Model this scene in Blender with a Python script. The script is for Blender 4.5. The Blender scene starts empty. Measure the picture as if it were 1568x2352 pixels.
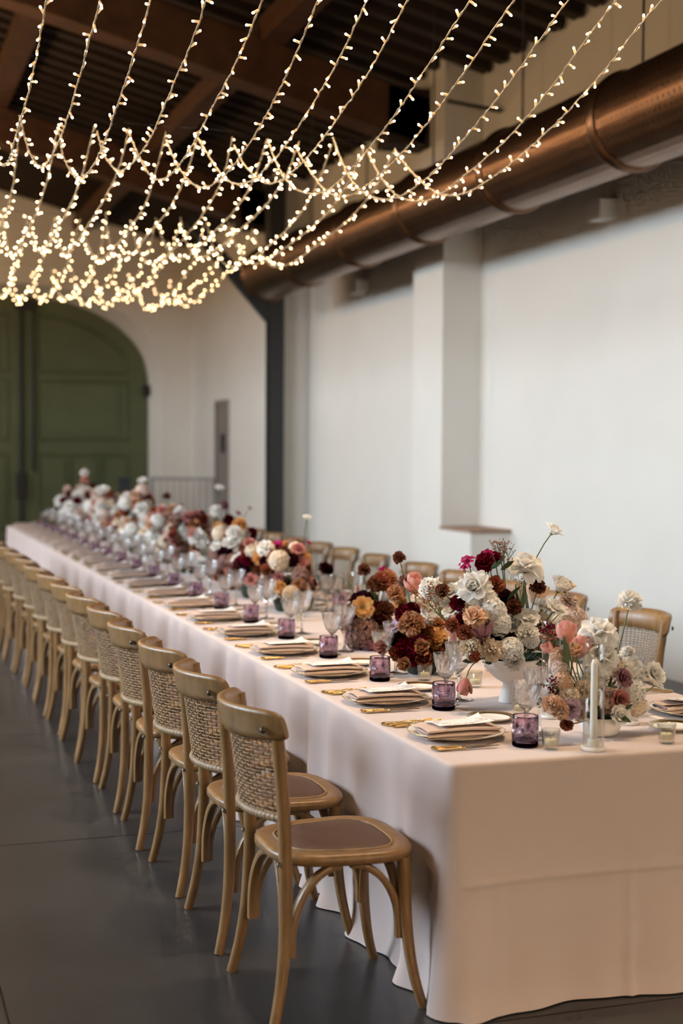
import bpy, math, random
import numpy as np
from mathutils import Vector, Matrix, Quaternion
random.seed(7)
sc = bpy.context.scene
PI = math.pi
# ------------------------------------------------------------------ camera
F_PX, CX, CY = 3300.0, 784.0, 1176.0
YAW, PITCH, ROLL = math.radians(18.575), math.radians(2.533), math.radians(0.3)
CAM = Vector((-1.6545, -3.895, 1.695))
FW = Vector((math.sin(YAW)*math.cos(PITCH), math.cos(YAW)*math.cos(PITCH), -math.sin(PITCH)))
R0 = Vector((math.cos(YAW), -math.sin(YAW), 0)); U0 = R0.cross(FW)
RT = R0*math.cos(ROLL)+U0*math.sin(ROLL); UP = U0*math.cos(ROLL)-R0*math.sin(ROLL)
cam_d = bpy.data.cameras.new('camera'); cam = bpy.data.objects.new('camera', cam_d)
sc.collection.objects.link(cam); sc.camera = cam
cam.matrix_world = Matrix(((RT.x, UP.x, -FW.x, CAM.x), (RT.y, UP.y, -FW.y, CAM.y), (RT.z, UP.z, -FW.z, CAM.z), (0, 0, 0, 1)))
cam_d.sensor_fit = 'VERTICAL'; cam_d.sensor_height = 36.0; cam_d.sensor_width = 24.0
cam_d.lens = F_PX/2352*36.0
cam_d.dof.use_dof = True; cam_d.dof.focus_distance = 5.15; cam_d.dof.aperture_fstop = 1.75
cam_d.clip_end = 200
# ------------------------------------------------------------------ world, daylight, exposure
w = bpy.data.worlds.new('world'); sc.world = w; w.use_nodes = True
nt = w.node_tree; bg = nt.nodes['Background']; SKY = 29.0
tc = nt.nodes.new('ShaderNodeTexCoord'); sp = nt.nodes.new('ShaderNodeSeparateXYZ'); rp = nt.nodes.new('ShaderNodeValToRGB')
nt.links.new(tc.outputs['Generated'], sp.inputs[0]); nt.links.new(sp.outputs[2], rp.inputs[0]); nt.links.new(rp.outputs[0], bg.inputs[0])
rp.color_ramp.elements[0].position = 0.0; rp.color_ramp.elements[0].color = (.018, .016, .013, 1)      # ground outside
rp.color_ramp.elements[1].position = 0.02; rp.color_ramp.elements[1].color = (.73, .86, 1.0, 1)        # hazy daylight sky
bg.inputs[1].default_value = SKY
cy = sc.cycles; cy.use_adaptive_sampling = True; cy.adaptive_threshold = 0.09; cy.adaptive_min_samples = 14; cy.max_bounces = 8; cy.diffuse_bounces = 3; cy.glossy_bounces = 3; cy.transmission_bounces = 7; cy.transparent_max_bounces = 10; cy.caustics_reflective = False; cy.caustics_refractive = False
sc.view_settings.view_transform = 'Standard'; sc.view_settings.look = 'None'
sc.view_settings.exposure = 0.06; sc.view_settings.gamma = 1.0; sc.view_settings.use_curve_mapping = False
def area_light(name, loc, sx, sy, power, col, rot):
    d = bpy.data.lights.new(name, 'AREA'); d.shape = 'RECTANGLE'; d.size = sx; d.size_y = sy
    d.energy = power; d.color = col
    o = bpy.data.objects.new(name, d); sc.collection.objects.link(o); o.location = loc; o.rotation_euler = rot
    return o
# portals that lead the daylight through the windows of the long wall opposite (facing +X)
WINS = ((0.8, 6.8, 2.4, 4.8), (10.3, 12.8, 2.4, 4.7), (16.9, 18.2, 2.4, 4.7))
for (ya, yb, za, zb) in WINS:
    p = area_light('window_portal', (-6.45, (ya+yb)/2, (za+zb)/2), zb-za, yb-ya, 1, (1, 1, 1), (0, -PI/2, 0)); p.data.cycles.is_portal = True

SPOT_W, PEND_W, RIDGE_W = 215, 640, 140                              # watts of the added warm lamps built further down
# ------------------------------------------------------------------ helpers
def link(o): sc.collection.objects.link(o); return o
def tag(o, label=None, cat=None, group=None, kind=None):
    if label: o['label'] = label
    if cat: o['category'] = cat
    if group: o['group'] = group
    if kind: o['kind'] = kind
    return o
def empty(name, loc=(0, 0, 0), rz=0.0):
    o = bpy.data.objects.new(name, None); o.empty_display_size = 0.05
    o.location = loc; o.rotation_euler = (0, 0, rz); return link(o)
def children(o): return [c for c in sc.collection.objects if c.parent == o]
def copy_tree(spec, parent=None):
    # spec = (object, [child specs])
    o, kids = spec
    c = o.copy(); sc.collection.objects.link(c); c.parent = parent
    for k in kids: copy_tree(k, c)
    return c
def tree(o):
    return (o, [tree(c) for c in o.children])
ORD = ['', 'first', 'second', 'third', 'fourth', 'fifth', 'sixth', 'seventh', 'eighth', 'ninth', 'tenth', 'eleventh', 'twelfth', 'thirteenth',
       'fourteenth', 'fifteenth', 'sixteenth', 'seventeenth', 'eighteenth', 'nineteenth', 'twentieth', 'twenty-first']
def at(px, py, Y):            # point of the plane y = Y seen at a pixel of the photograph
    d = FW+RT*((px-CX)/F_PX)-UP*((py-CY)/F_PX)
    return CAM+d*((Y-CAM.y)/d.y)
def depth(p): return (Vector(p)-CAM).dot(FW)

class MB:
    def __init__(s): s.v = []; s.f = []; s.m = []; s.sm = []
    def add(s, vs, fs, mi=0, smooth=True):
        b = len(s.v); s.v.extend([tuple(p) for p in vs])
        for f in fs: s.f.append(tuple(i+b for i in f)); s.m.append(mi); s.sm.append(smooth)
        return s
    def box(s, x0, x1, y0, y1, z0, z1, mi=0, M=None):
        vs = [Vector((x, y, z)) for z in (z0, z1) for y in (y0, y1) for x in (x0, x1)]
        if M is not None: vs = [M @ p for p in vs]
        return s.add(vs, [(0, 2, 3, 1), (4, 5, 7, 6), (0, 1, 5, 4), (2, 6, 7, 3), (0, 4, 6, 2), (1, 3, 7, 5)], mi, False)
    def beam(s, a, b, wy, wz, mi=0, upv=(0, 0, 1)):
        a, b = Vector(a), Vector(b); d = (b-a).normalized(); sd = d.cross(Vector(upv)).normalized(); u = sd.cross(d)
        vs = []
        for p in (a, b):
            for q, r in ((-1, -1), (1, -1), (1, 1), (-1, 1)): vs.append(p+sd*(q*wy/2)+u*(r*wz/2))
        return s.add(vs, [(0, 1, 2, 3), (7, 6, 5, 4), (0, 4, 5, 1), (1, 5, 6, 2), (2, 6, 7, 3), (3, 7, 4, 0)], mi, False)
    def tube(s, path, rad, n=8, mi=0, caps=True, sec=None, up=None, smooth=True):
        path = [Vector(p) for p in path]; L = len(path)
        if not hasattr(rad, '__len__'): rad = [rad]*L
        ts = []
        for i in range(L):
            t = path[min(i+1, L-1)]-path[max(i-1, 0)]; ts.append(t.normalized() if t.length > 1e-9 else Vector((0, 0, 1)))
        u = Vector(up) if up is not None else (Vector((0, 0, 1)) if abs(ts[0].z) < .9 else Vector((1, 0, 0)))
        vs = []
        if sec is None: sec = [(math.cos(2*PI*k/n), math.sin(2*PI*k/n)) for k in range(n)]
        n = len(sec)
        for i in range(L):
            t = ts[i]
            if up is None or i == 0: u = (u-t*u.dot(t)).normalized()
            else: u = Vector(up); u = (u-t*u.dot(t)).normalized()
            b = t.cross(u)
            for (c, d) in sec: vs.append(path[i]+b*(c*rad[i])+u*(d*rad[i]))
        fs = []
        for i in range(L-1):
            for k in range(n):
                k2 = (k+1) % n; fs.append((i*n+k, i*n+k2, (i+1)*n+k2, (i+1)*n+k))
        s.add(vs, fs, mi, smooth)
        if caps: s.add([vs[k] for k in range(n)], [tuple(reversed(range(n)))], mi, False); s.add([vs[(L-1)*n+k] for k in range(n)], [tuple(range(n))], mi, False)
        return s
    def lathe(s, prof, n=24, mi=0, smooth=True, ripple=None, mis=None, origin=(0, 0, 0)):
        vs = []; ox, oy, oz = origin
        for j, (r, z) in enumerate(prof):
            for k in range(n):
                a = 2*PI*k/n; rr = r if ripple is None else r*ripple(a, j)
                vs.append((ox+rr*math.cos(a), oy+rr*math.sin(a), oz+z))
        for j in range(len(prof)-1):
            fs = []
            for k in range(n):
                k2 = (k+1) % n; fs.append((j*n+k, j*n+k2, (j+1)*n+k2, (j+1)*n+k))
            if j == 0: base = len(s.v); s.v.extend(vs)
            for f in fs: s.f.append(tuple(i+base for i in f)); s.m.append(mis[j] if mis else mi); s.sm.append(smooth)
        return s
    def mesh(s, name, mats):
        me = bpy.data.meshes.new(name); me.from_pydata(s.v, [], s.f)
        if not isinstance(mats, (list, tuple)): mats = [mats]
        for m in mats: me.materials.append(m)
        me.polygons.foreach_set('material_index', s.m); me.polygons.foreach_set('use_smooth', s.sm); me.update()
        return me
    def build(s, name, mats, parent=None, loc=None):
        o = link(bpy.data.objects.new(name, s.mesh(name, mats)))
        if parent: o.parent = parent
        if loc is not None: o.location = loc
        return o

# ------------------------------------------------------------------ materials
def mat(name, col, rough=.6, metal=0.0, var=0.0, vscale=8.0, bump=0.0, bscale=60.0, stretch=(1, 1, 1), col2=None, spec=.5, sheen=0.0, emis=None, estr=0.0):
    m = bpy.data.materials.new(name); m.use_nodes = True; nt = m.node_tree; b = nt.nodes['Principled BSDF']
    b.inputs['Base Color'].default_value = (*col, 1); b.inputs['Roughness'].default_value = rough; b.inputs['Metallic'].default_value = metal
    b.inputs['Specular IOR Level'].default_value = spec
    if sheen: b.inputs['Sheen Weight'].default_value = sheen
    if emis: b.inputs['Emission Color'].default_value = (*emis, 1); b.inputs['Emission Strength'].default_value = estr
    if var or bump:
        tc = nt.nodes.new('ShaderNodeTexCoord'); mp = nt.nodes.new('ShaderNodeMapping'); mp.inputs['Scale'].default_value = stretch
        nt.links.new(tc.outputs['Object'], mp.inputs[0])
    if var:
        n = nt.nodes.new('ShaderNodeTexNoise'); n.inputs['Scale'].default_value = vscale; n.inputs['Detail'].default_value = 5
        nt.links.new(mp.outputs[0], n.inputs[0])
        r = nt.nodes.new('ShaderNodeValToRGB'); c2 = col2 or tuple(c*(1-var) for c in col)
        r.color_ramp.elements[0].position = .3; r.color_ramp.elements[1].position = .7
        r.color_ramp.elements[0].color = (*c2, 1); r.color_ramp.elements[1].color = (*col, 1)
        nt.links.new(n.outputs['Fac'], r.inputs[0]); nt.links.new(r.outputs[0], b.inputs['Base Color'])
    if bump:
        n2 = nt.nodes.new('ShaderNodeTexNoise'); n2.inputs['Scale'].default_value = bscale; n2.inputs['Detail'].default_value = 3
        nt.links.new(mp.outputs[0], n2.inputs[0])
        bp = nt.nodes.new('ShaderNodeBump'); bp.inputs['Strength'].default_value = bump; bp.inputs['Distance'].default_value = .01
        nt.links.new(n2.outputs['Fac'], bp.inputs['Height']); nt.links.new(bp.outputs[0], b.inputs['Normal'])
    return m
def petal_mat(name, col, var=.12, trans=.3):
    m = bpy.data.materials.new(name); m.use_nodes = True; nt = m.node_tree; N = nt.nodes; N.clear()
    out = N.new('ShaderNodeOutputMaterial'); df = N.new('ShaderNodeBsdfDiffuse'); tr = N.new('ShaderNodeBsdfTranslucent'); mx = N.new('ShaderNodeMixShader')
    mx.inputs[0].default_value = trans
    tc = N.new('ShaderNodeTexCoord'); n = N.new('ShaderNodeTexNoise'); n.inputs['Scale'].default_value = 3.5; n.inputs['Detail'].default_value = 4
    nt.links.new(tc.outputs['Object'], n.inputs[0])
    oi = N.new('ShaderNodeObjectInfo'); r = N.new('ShaderNodeValToRGB')
    r.color_ramp.elements[0].color = (*[c*(1-2.2*var) for c in col], 1); r.color_ramp.elements[1].color = (*[min(1, c*(1+var*.5)) for c in col], 1)
    r.color_ramp.elements[0].position = .25; r.color_ramp.elements[1].position = .65
    ad = N.new('ShaderNodeMath'); ad.operation = 'MULTIPLY_ADD'; ad.inputs[1].default_value = .18
    nt.links.new(oi.outputs['Random'], ad.inputs[0]); nt.links.new(n.outputs['Fac'], ad.inputs[2]); nt.links.new(ad.outputs[0], r.inputs[0])
    nt.links.new(r.outputs[0], df.inputs[0]); nt.links.new(r.outputs[0], tr.inputs[0])
    nt.links.new(df.outputs[0], mx.inputs[1]); nt.links.new(tr.outputs[0], mx.inputs[2]); nt.links.new(mx.outputs[0], out.inputs[0])
    return m
def glass_mat(name, col, rough=0.0, ior=1.45, bump=0.0, bscale=90, density=0.0, dcol=None):
    m = bpy.data.materials.new(name); m.use_nodes = True; nt = m.node_tree; N = nt.nodes; N.clear()
    out = N.new('ShaderNodeOutputMaterial'); g = N.new('ShaderNodeBsdfGlass'); g.inputs['Color'].default_value = (*col, 1); g.inputs['Roughness'].default_value = rough; g.inputs['IOR'].default_value = ior
    nt.links.new(g.outputs[0], out.inputs[0])
    if density:
        va = N.new('ShaderNodeVolumeAbsorption'); va.inputs['Color'].default_value = (*dcol, 1); va.inputs['Density'].default_value = density
        nt.links.new(va.outputs[0], out.inputs['Volume'])
    if bump:
        tc = N.new('ShaderNodeTexCoord'); v = N.new('ShaderNodeTexVoronoi'); v.feature = 'DISTANCE_TO_EDGE'; v.inputs['Scale'].default_value = bscale
        nt.links.new(tc.outputs['Object'], v.inputs[0]); bp = N.new('ShaderNodeBump'); bp.inputs['Strength'].default_value = bump; bp.inputs['Distance'].default_value = .004
        nt.links.new(v.outputs['Distance'], bp.inputs['Height']); nt.links.new(bp.outputs[0], g.inputs['Normal'])
    return m
def thin_glass(name, col=(1, 1, 1), base=.03, edge=.55, rough=.03, p=3.0):
    m = bpy.data.materials.new(name); m.use_nodes = True; nt = m.node_tree; N = nt.nodes; N.clear()
    out = N.new('ShaderNodeOutputMaterial'); t = N.new('ShaderNodeBsdfTransparent'); t.inputs[0].default_value = (*col, 1)
    g = N.new('ShaderNodeBsdfGlossy'); g.inputs['Roughness'].default_value = rough; lw = N.new('ShaderNodeLayerWeight'); lw.inputs[0].default_value = .5; mx = N.new('ShaderNodeMixShader')
    pw = N.new('ShaderNodeMath'); pw.operation = 'POWER'; pw.inputs[1].default_value = p; ma = N.new('ShaderNodeMath'); ma.operation = 'MULTIPLY_ADD'; ma.inputs[1].default_value = edge; ma.inputs[2].default_value = base
    nt.links.new(lw.outputs['Facing'], pw.inputs[0]); nt.links.new(pw.outputs[0], ma.inputs[0]); nt.links.new(ma.outputs[0], mx.inputs[0])
    nt.links.new(t.outputs[0], mx.inputs[1]); nt.links.new(g.outputs[0], mx.inputs[2]); nt.links.new(mx.outputs[0], out.inputs[0])
    return m
def blend_glass(name, glass, thin, fac):
    # cut glass: part refracting body, part clear transmission
    m = bpy.data.materials.new(name); m.use_nodes = True; nt = m.node_tree; N = nt.nodes; N.clear()
    out = N.new('ShaderNodeOutputMaterial'); g = N.new('ShaderNodeBsdfGlass'); g.inputs['Color'].default_value = (*glass, 1); g.inputs['IOR'].default_value = 1.45
    t = N.new('ShaderNodeBsdfTransparent'); t.inputs[0].default_value = (*thin, 1); mx = N.new('ShaderNodeMixShader'); mx.inputs[0].default_value = fac
    gl = N.new('ShaderNodeBsdfGlossy'); gl.inputs['Roughness'].default_value = .08; m2 = N.new('ShaderNodeMixShader'); m2.inputs[0].default_value = .10
    nt.links.new(t.outputs[0], mx.inputs[1]); nt.links.new(g.outputs[0], mx.inputs[2]); nt.links.new(mx.outputs[0], m2.inputs[1]); nt.links.new(gl.outputs[0], m2.inputs[2]); nt.links.new(m2.outputs[0], out.inputs[0])
    return m
M_WALL = mat('plaster', (.80, .765, .70), .9, var=.05, vscale=1.2, bump=.08, bscale=25)
M_FLOOR = mat('polished_concrete', (.040, .041, .043), .28, var=.35, vscale=1.6, bump=.02, bscale=14, spec=.45)
M_JOINT = mat('joint_filler', (.03, .03, .03), .8)
M_TIMBER = mat('old_timber', (.115, .045, .017), .75, var=.5, vscale=5, bump=.3, bscale=30, stretch=(1, 1, 1))
M_DARKWOOD = mat('dark_joist_wood', (.032, .017, .009), .85, var=.4, vscale=4)
M_BOARD = mat('ceiling_board', (.018, .010, .006), .9, var=.3, vscale=3)
M_STEEL = mat('dark_steel', (.025, .027, .027), .55)
M_IRON = mat('black_iron', (.018, .017, .016), .5)
M_COPPER = mat('copper_duct', (.20, .098, .045), .33, metal=.95, var=.25, vscale=3, bump=.02, bscale=10)
M_GREEN = mat('green_paint', (.105, .125, .055), .6, var=.15, vscale=2)
M_GREYMETAL = mat('grey_metal', (.30, .28, .27), .5)
M_WHITEPL = mat('white_plastic', (.75, .73, .70), .5)
M_SILL = mat('terracotta_cap', (.42, .25, .17), .8, var=.2, vscale=9)
M_SIDEDOOR = mat('taupe_door_paint', (.26, .22, .20), .6)
M_WOOD = mat('chair_wood', (.265, .145, .055), .36, var=.35, vscale=7, stretch=(6, 6, 1), bump=.03, bscale=40)
M_RATTAN = mat('rattan', (.36, .235, .125), .5, var=.45, vscale=22, bump=.05, bscale=120)
M_BOLT = mat('bolt_metal', (.10, .08, .06), .4, metal=.8)
M_CLOTH = mat('blush_linen', (.62, .515, .485), .92, bump=.12, bscale=700, var=.06, vscale=1.5, sheen=.15, spec=.1)
M_NAPKIN = mat('taupe_linen', (.62, .47, .40), .95, bump=.1, bscale=300, spec=.1)
M_PORC = mat('porcelain', (.83, .80, .75), .15, spec=.5)
M_GOLDRIM = mat('gold_rim', (.72, .50, .20), .25, metal=1, var=.4, vscale=60)
M_GOLD = mat('gold_cutlery', (.70, .47, .20), .25, metal=1, var=.25, vscale=60)
M_SILVER = mat('steel_blade', (.62, .58, .53), .18, metal=1)
M_CARD = mat('cream_card', (.80, .74, .64), .8)
M_CERAMIC = mat('white_ceramic', (.80, .77, .73), .42)
M_WAX = mat('ivory_wax', (.90, .88, .83), .45); M_PINKWAX = mat('dusty_pink_wax', (.50, .19, .17), .45); M_BLUSHWAX = mat('blush_wax', (.74, .58, .50), .45)
M_TEALIGHT = mat('tealight_wax', (.86, .80, .58), .5)
M_CRYSTAL = blend_glass('cut_crystal', (1, 1, 1), (.97, .97, .97), .85)
M_PURPLE = glass_mat('purple_glass', (.89, .81, .88), 0.02, 1.42, bump=.3, bscale=60)
M_PURPLEBASE = glass_mat('purple_glass_base', (.07, .03, .09), 0.02, 1.45)
M_TUBE = thin_glass('clear_glass_tube', (.97, .97, .96))
M_VOTIVE = thin_glass('ribbed_votive_glass', (.95, .96, .94), .06, .7, .06, 2.0)
M_STEM = mat('green_stem', (.13, .17, .07), .6); M_LEAF = mat('dark_leaf', (.045, .085, .035), .5, var=.3, vscale=12); M_LEAF2 = mat('tulip_leaf', (.14, .19, .09), .5, var=.3, vscale=10)
M_DARKLEAF = mat('deep_foliage', (.02, .03, .02), .6)
M_WIRE = mat('clear_light_cable', (.55, .42, .26), .5)
M_SLEEVE = mat('bulb_sleeve', (.75, .55, .30), .4, emis=(1, .58, .24), estr=.55)  # weak glow stands in for bulb light shining through the sleeve
M_BULB = mat('warm_bulb', (1, .8, .5), .4, emis=(1, .66, .35), estr=15.0)
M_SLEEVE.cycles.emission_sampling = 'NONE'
def seat_mat():
    m = mat('woven_seat', (.30, .165, .11), .6); nt = m.node_tree; b = nt.nodes['Principled BSDF']
    tc = nt.nodes.new('ShaderNodeTexCoord'); mp = nt.nodes.new('ShaderNodeMapping'); mp.inputs['Scale'].default_value = (185, 185, 185)
    mp.inputs['Rotation'].default_value = (0, 0, PI/4)
    ck = nt.nodes.new('ShaderNodeTexChecker'); ck.inputs['Scale'].default_value = 1; ck.inputs[1].default_value = (.115, .060, .042, 1); ck.inputs[2].default_value = (.055, .026, .018, 1)
    nt.links.new(tc.outputs['Object'], mp.inputs[0]); nt.links.new(mp.outputs[0], ck.inputs[0]); nt.links.new(ck.outputs[0], b.inputs['Base Color'])
    bp = nt.nodes.new('ShaderNodeBump'); bp.inputs['Strength'].default_value = .5; bp.inputs['Distance'].default_value = .003
    nt.links.new(ck.outputs['Fac'], bp.inputs['Height']); nt.links.new(bp.outputs[0], b.inputs['Normal'])
    return m
M_SEAT = seat_mat()
def menu_mat():
    m = mat('printed_menu', (.86, .84, .83), .75); nt = m.node_tree; b = nt.nodes['Principled BSDF']; N = nt.nodes
    tc = N.new('ShaderNodeTexCoord'); sx = N.new('ShaderNodeSeparateXYZ'); nt.links.new(tc.outputs['Object'], sx.inputs[0])
    def mth(op, a, b_=None, c=None):
        q = N.new('ShaderNodeMath'); q.operation = op
        for i, x in enumerate((a, b_, c)):
            if x is None: continue
            if isinstance(x, (int, float)): q.inputs[i].default_value = x
            else: nt.links.new(x, q.inputs[i])
        return q.outputs[0]
    ex = mth('DIVIDE', sx.outputs[0], .098); ey = mth('DIVIDE', sx.outputs[1], .055)
    r = mth('SQRT', mth('ADD', mth('MULTIPLY', ex, ex), mth('MULTIPLY', ey, ey)))
    ring = mth('LESS_THAN', mth('ABSOLUTE', mth('SUBTRACT', r, .84)), .17)
    n = N.new('ShaderNodeTexNoise'); n.inputs['Scale'].default_value = 75; n.inputs['Detail'].default_value = 2; nt.links.new(tc.outputs['Object'], n.inputs[0])
    sq = mth('LESS_THAN', mth('ABSOLUTE', mth('SUBTRACT', n.outputs['Fac'], .5)), .045)
    orn = mth('MULTIPLY', ring, sq)
    ln = mth('GREATER_THAN', mth('SINE', mth('MULTIPLY', sx.outputs[0], 420)), .82)
    ins = mth('MULTIPLY', mth('LESS_THAN', mth('ABSOLUTE', ex), .5), mth('LESS_THAN', mth('ABSOLUTE', ey), .42))
    n3 = N.new('ShaderNodeTexNoise'); n3.inputs['Scale'].default_value = 160; nt.links.new(tc.outputs['Object'], n3.inputs[0])
    txt = mth('MULTIPLY', mth('MULTIPLY', ln, ins), mth('GREATER_THAN', n3.outputs['Fac'], .47))
    f = mth('MINIMUM', mth('ADD', orn, txt), 1.0)
    mx = N.new('ShaderNodeMix'); mx.data_type = 'RGBA'; mx.inputs['A'].default_value = (.86, .84, .83, 1); mx.inputs['B'].default_value = (.42, .34, .36, 1)
    nt.links.new(f, mx.inputs['Factor']); nt.links.new(mx.outputs['Result'], b.inputs['Base Color'])
    return m
M_MENU = menu_mat()

# ================================================================== the room
WX, LX, FY, NY = 4.036, -6.5, 21.53, -8.0          # wall_right, wall_left, wall_far, wall_near planes
RIDGE = -1.23; SL = .25
def roof_z(x): return 5.23+SL*((WX-x) if x > RIDGE else (x-LX))
# floor: concrete slabs with sawn joints
o = MB().box(LX, WX, NY, FY+1.5, -.12, -.006).build('floor', M_JOINT); tag(o, kind='structure')
sx_ = [LX, -5.98, -3.615, -1.25, 1.115, 3.48, WX]; g = .004
ys = [-.075+2.365*k for k in range(-3, 10)]; ys = [NY]+ys+[FY+1.4]
cache = {}
for i in range(len(sx_)-1):
    for j in range(len(ys)-1):
        wx, wy = sx_[i+1]-sx_[i]-2*g, ys[j+1]-ys[j]-2*g; key = (round(wx, 3), round(wy, 3))
        if key not in cache: cache[key] = MB().box(-wx/2, wx/2, -wy/2, wy/2, -.1, 0).mesh('floor_slab', M_FLOOR)
        s = link(bpy.data.objects.new('floor_slab', cache[key])); s.parent = o; s.location = ((sx_[i]+sx_[i+1])/2, (ys[j]+ys[j+1])/2, 0)
# right-hand wall with its pilasters
wr = MB().box(WX, WX+.4, NY, FY+.6, 0, 5.9).build('wall_right', M_WALL); tag(wr, kind='structure')
for y0, y1 in ((3.2, 3.95), (8.854, 9.62), (14.5, 15.25)):
    MB().box(3.638, WX+.01, y0, y1, 0, 5.85).build('pilaster', M_WALL, wr)
pb = MB().box(3.638, WX+.01, 8.145, 8.854, 0, .93).build('pilaster_plinth', M_WALL, wr)
MB().box(3.618, WX+.01, 8.12, 8.853, .931, .958).build('plinth_cap', M_SILL, pb)
# far wall with a wide arched doorway
DC, DHW, DZ, DR = 1.10, 2.21, 2.90, 1.43            # door: centre, half width, spring height, rise
def arch_z(x, hw, z0, r, c=DC):
    u = (x-c)/hw
    return z0+r*math.sqrt(max(0, 1-u*u)) if abs(u) < 1 else 0.0
OHW, OZ, OR_ = DHW+.19, DZ+.05, DR+.14
xs = sorted(set([LX, RIDGE, WX+.3]+[LX+(DC-OHW-LX)*k/6 for k in range(7)]+[DC+OHW*math.sin(PI/2*(-1+k/20)) for k in range(41)]+[DC+OHW+(WX+.3-DC-OHW)*k/3 for k in range(4)]))
mb = MB()
for a, b in zip(xs[:-1], xs[1:]):
    mid = (a+b)/2; ins = abs(mid-DC) < OHW
    za, zb = (max(OZ, arch_z(a, OHW, OZ, OR_)), max(OZ, arch_z(b, OHW, OZ, OR_))) if ins else (0, 0)
    mb.add([(a, FY, za), (b, FY, zb), (b, FY, roof_z(min(b, WX))+.5), (a, FY, roof_z(a)+.5)], [(0, 1, 2, 3)], 0, False)
prev = None
ol = [(DC-OHW, 0, DC-DHW, 0)]+[(DC+OHW*math.sin(t), OZ+OR_*math.cos(t), DC+DHW*math.sin(t), DZ+DR*math.cos(t)) for t in [PI/2*(-1+k/20) for k in range(41)]]+[(DC+OHW, 0, DC+DHW, 0)]
for a, b in zip(ol[:-1], ol[1:]):
    mb.add([(a[0], FY, a[1]), (b[0], FY, b[1]), (b[2], FY+.5, b[3]), (a[2], FY+.5, a[3])], [(3, 2, 1, 0)], 0, False)
mb.box(LX-.3, WX+.4, FY+.7, FY+.9, -.1, 7.5); mb.box(LX-.3, LX, FY, FY+.8, 0, 7.5); mb.box(WX, WX+.3, FY, FY+.8, 0, 7.5)  # added unseen backing slabs that stop sky light leaking round the door
wf = mb.build('wall_far', M_WALL); tag(wf, kind='structure')
# green double door, parts of door_1
door = empty('door_1', (0, 0, 0)); tag(door, kind='structure', label='green arched double door in the far wall')
YD = FY+.42
for sgn in (-1, 1):
    mb = MB(); pts = [DC+sgn*.012+sgn*(DHW-.012)*k/24 for k in range(25)]
    for a, b in zip(pts[:-1], pts[1:]):
        za, zb = max(DZ, arch_z(a, DHW, DZ, DR)), max(DZ, arch_z(b, DHW, DZ, DR))
        vs = [(a, YD, .03), (b, YD, .03), (b, YD, zb), (a, YD, za), (a, YD+.06, .03), (b, YD+.06, .03), (b, YD+.06, zb), (a, YD+.06, za)]
        mb.add(vs, [(0, 1, 2, 3), (4, 7, 6, 5), (3, 2, 6, 7)], 0, False)
    lf = mb.build('door_leaf', M_GREEN, door)
    def panel(x0, x1, z0, ztop):
        q = MB(); n = 12; xs_ = [x0+(x1-x0)*k/n for k in range(n+1)]
        q.tube([(x0, YD-.002, z0), (x1, YD-.002, z0)], .024, 4); q.tube([(x, YD-.002, ztop(x)) for x in xs_], .024, 4)
        q.tube([(x0, YD-.002, z0), (x0, YD-.002, ztop(x0))], .024, 4); q.tube([(x1, YD-.002, z0), (x1, YD-.002, ztop(x1))], .024, 4)
        for a, b in zip(xs_[:-1], xs_[1:]):
            if a == xs_[0] or b == xs_[-1]: pass
            a2, b2 = x0+(x1-x0)*.1+(a-x0)*.8, x0+(x1-x0)*.1+(b-x0)*.8; yy = YD-.02
            q.add([(a2, yy, z0+.1), (b2, yy, z0+.1), (b2, yy, ztop(b2)-.1), (a2, yy, ztop(a2)-.1)], [(0, 1, 2, 3)], 0, False)
        q.build('door_panel', M_GREEN, lf)
    X = lambda d: DC+sgn*d
    lo, hi = sorted((X(.27), X(1.84)))
    panel(lo, hi, 3.02, lambda x: arch_z(x, DHW-.30, DZ+.05, DR-.35)); panel(lo, hi, 1.83, lambda x: 2.86)
    for d0, d1 in ((.27, .76), (.83, 1.33), (1.40, 1.86)):
        l2, h2 = sorted((X(d0), X(d1))); panel(l2, h2, .25, lambda x: 1.55)
MB().tube([(1.06, YD-.05, .05), (1.06, YD-.05, 4.15)], .028, 8).build('bolt_rod', M_IRON, door)
MB().tube([(1.27, YD-.05, 1.26), (1.27, YD-.05, 4.15)], .024, 8).build('bolt_rod', M_IRON, door)
MB().box(.97, 1.31, YD-.10, YD-.01, 4.09, 4.29).build('bolt_housing', M_IRON, door)
MB().box(.98, 1.12, YD-.11, YD-.01, .79, 1.24).build('lock_case', M_IRON, door)
MB().box(3.23, 3.37, YD-.06, YD+.0, 2.62, 2.82).build('hinge', M_IRON, door)
# side door in the right wall, beside the railing
d2 = empty('door_2', (0, 0, 0)); tag(d2, kind='structure', label='narrow taupe side door in the right wall')
MB().box(WX-.012, WX+.02, 18.84, 19.50, .01, 2.40).build('door_leaf', M_SIDEDOOR, d2)
q = MB(); q.box(WX-.05, WX+.01, 18.76, 18.84, 0, 2.48); q.box(WX-.05, WX+.01, 19.50, 19.58, 0, 2.48); q.box(WX-.05, WX+.01, 18.84, 19.50, 2.40, 2.48); q.build('door_frame', M_SIDEDOOR, d2)
MB().box(WX-.05, WX-.012, 18.98, 19.16, 1.62, 1.92).build('notice_plate', M_STEEL, d2)
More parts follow.
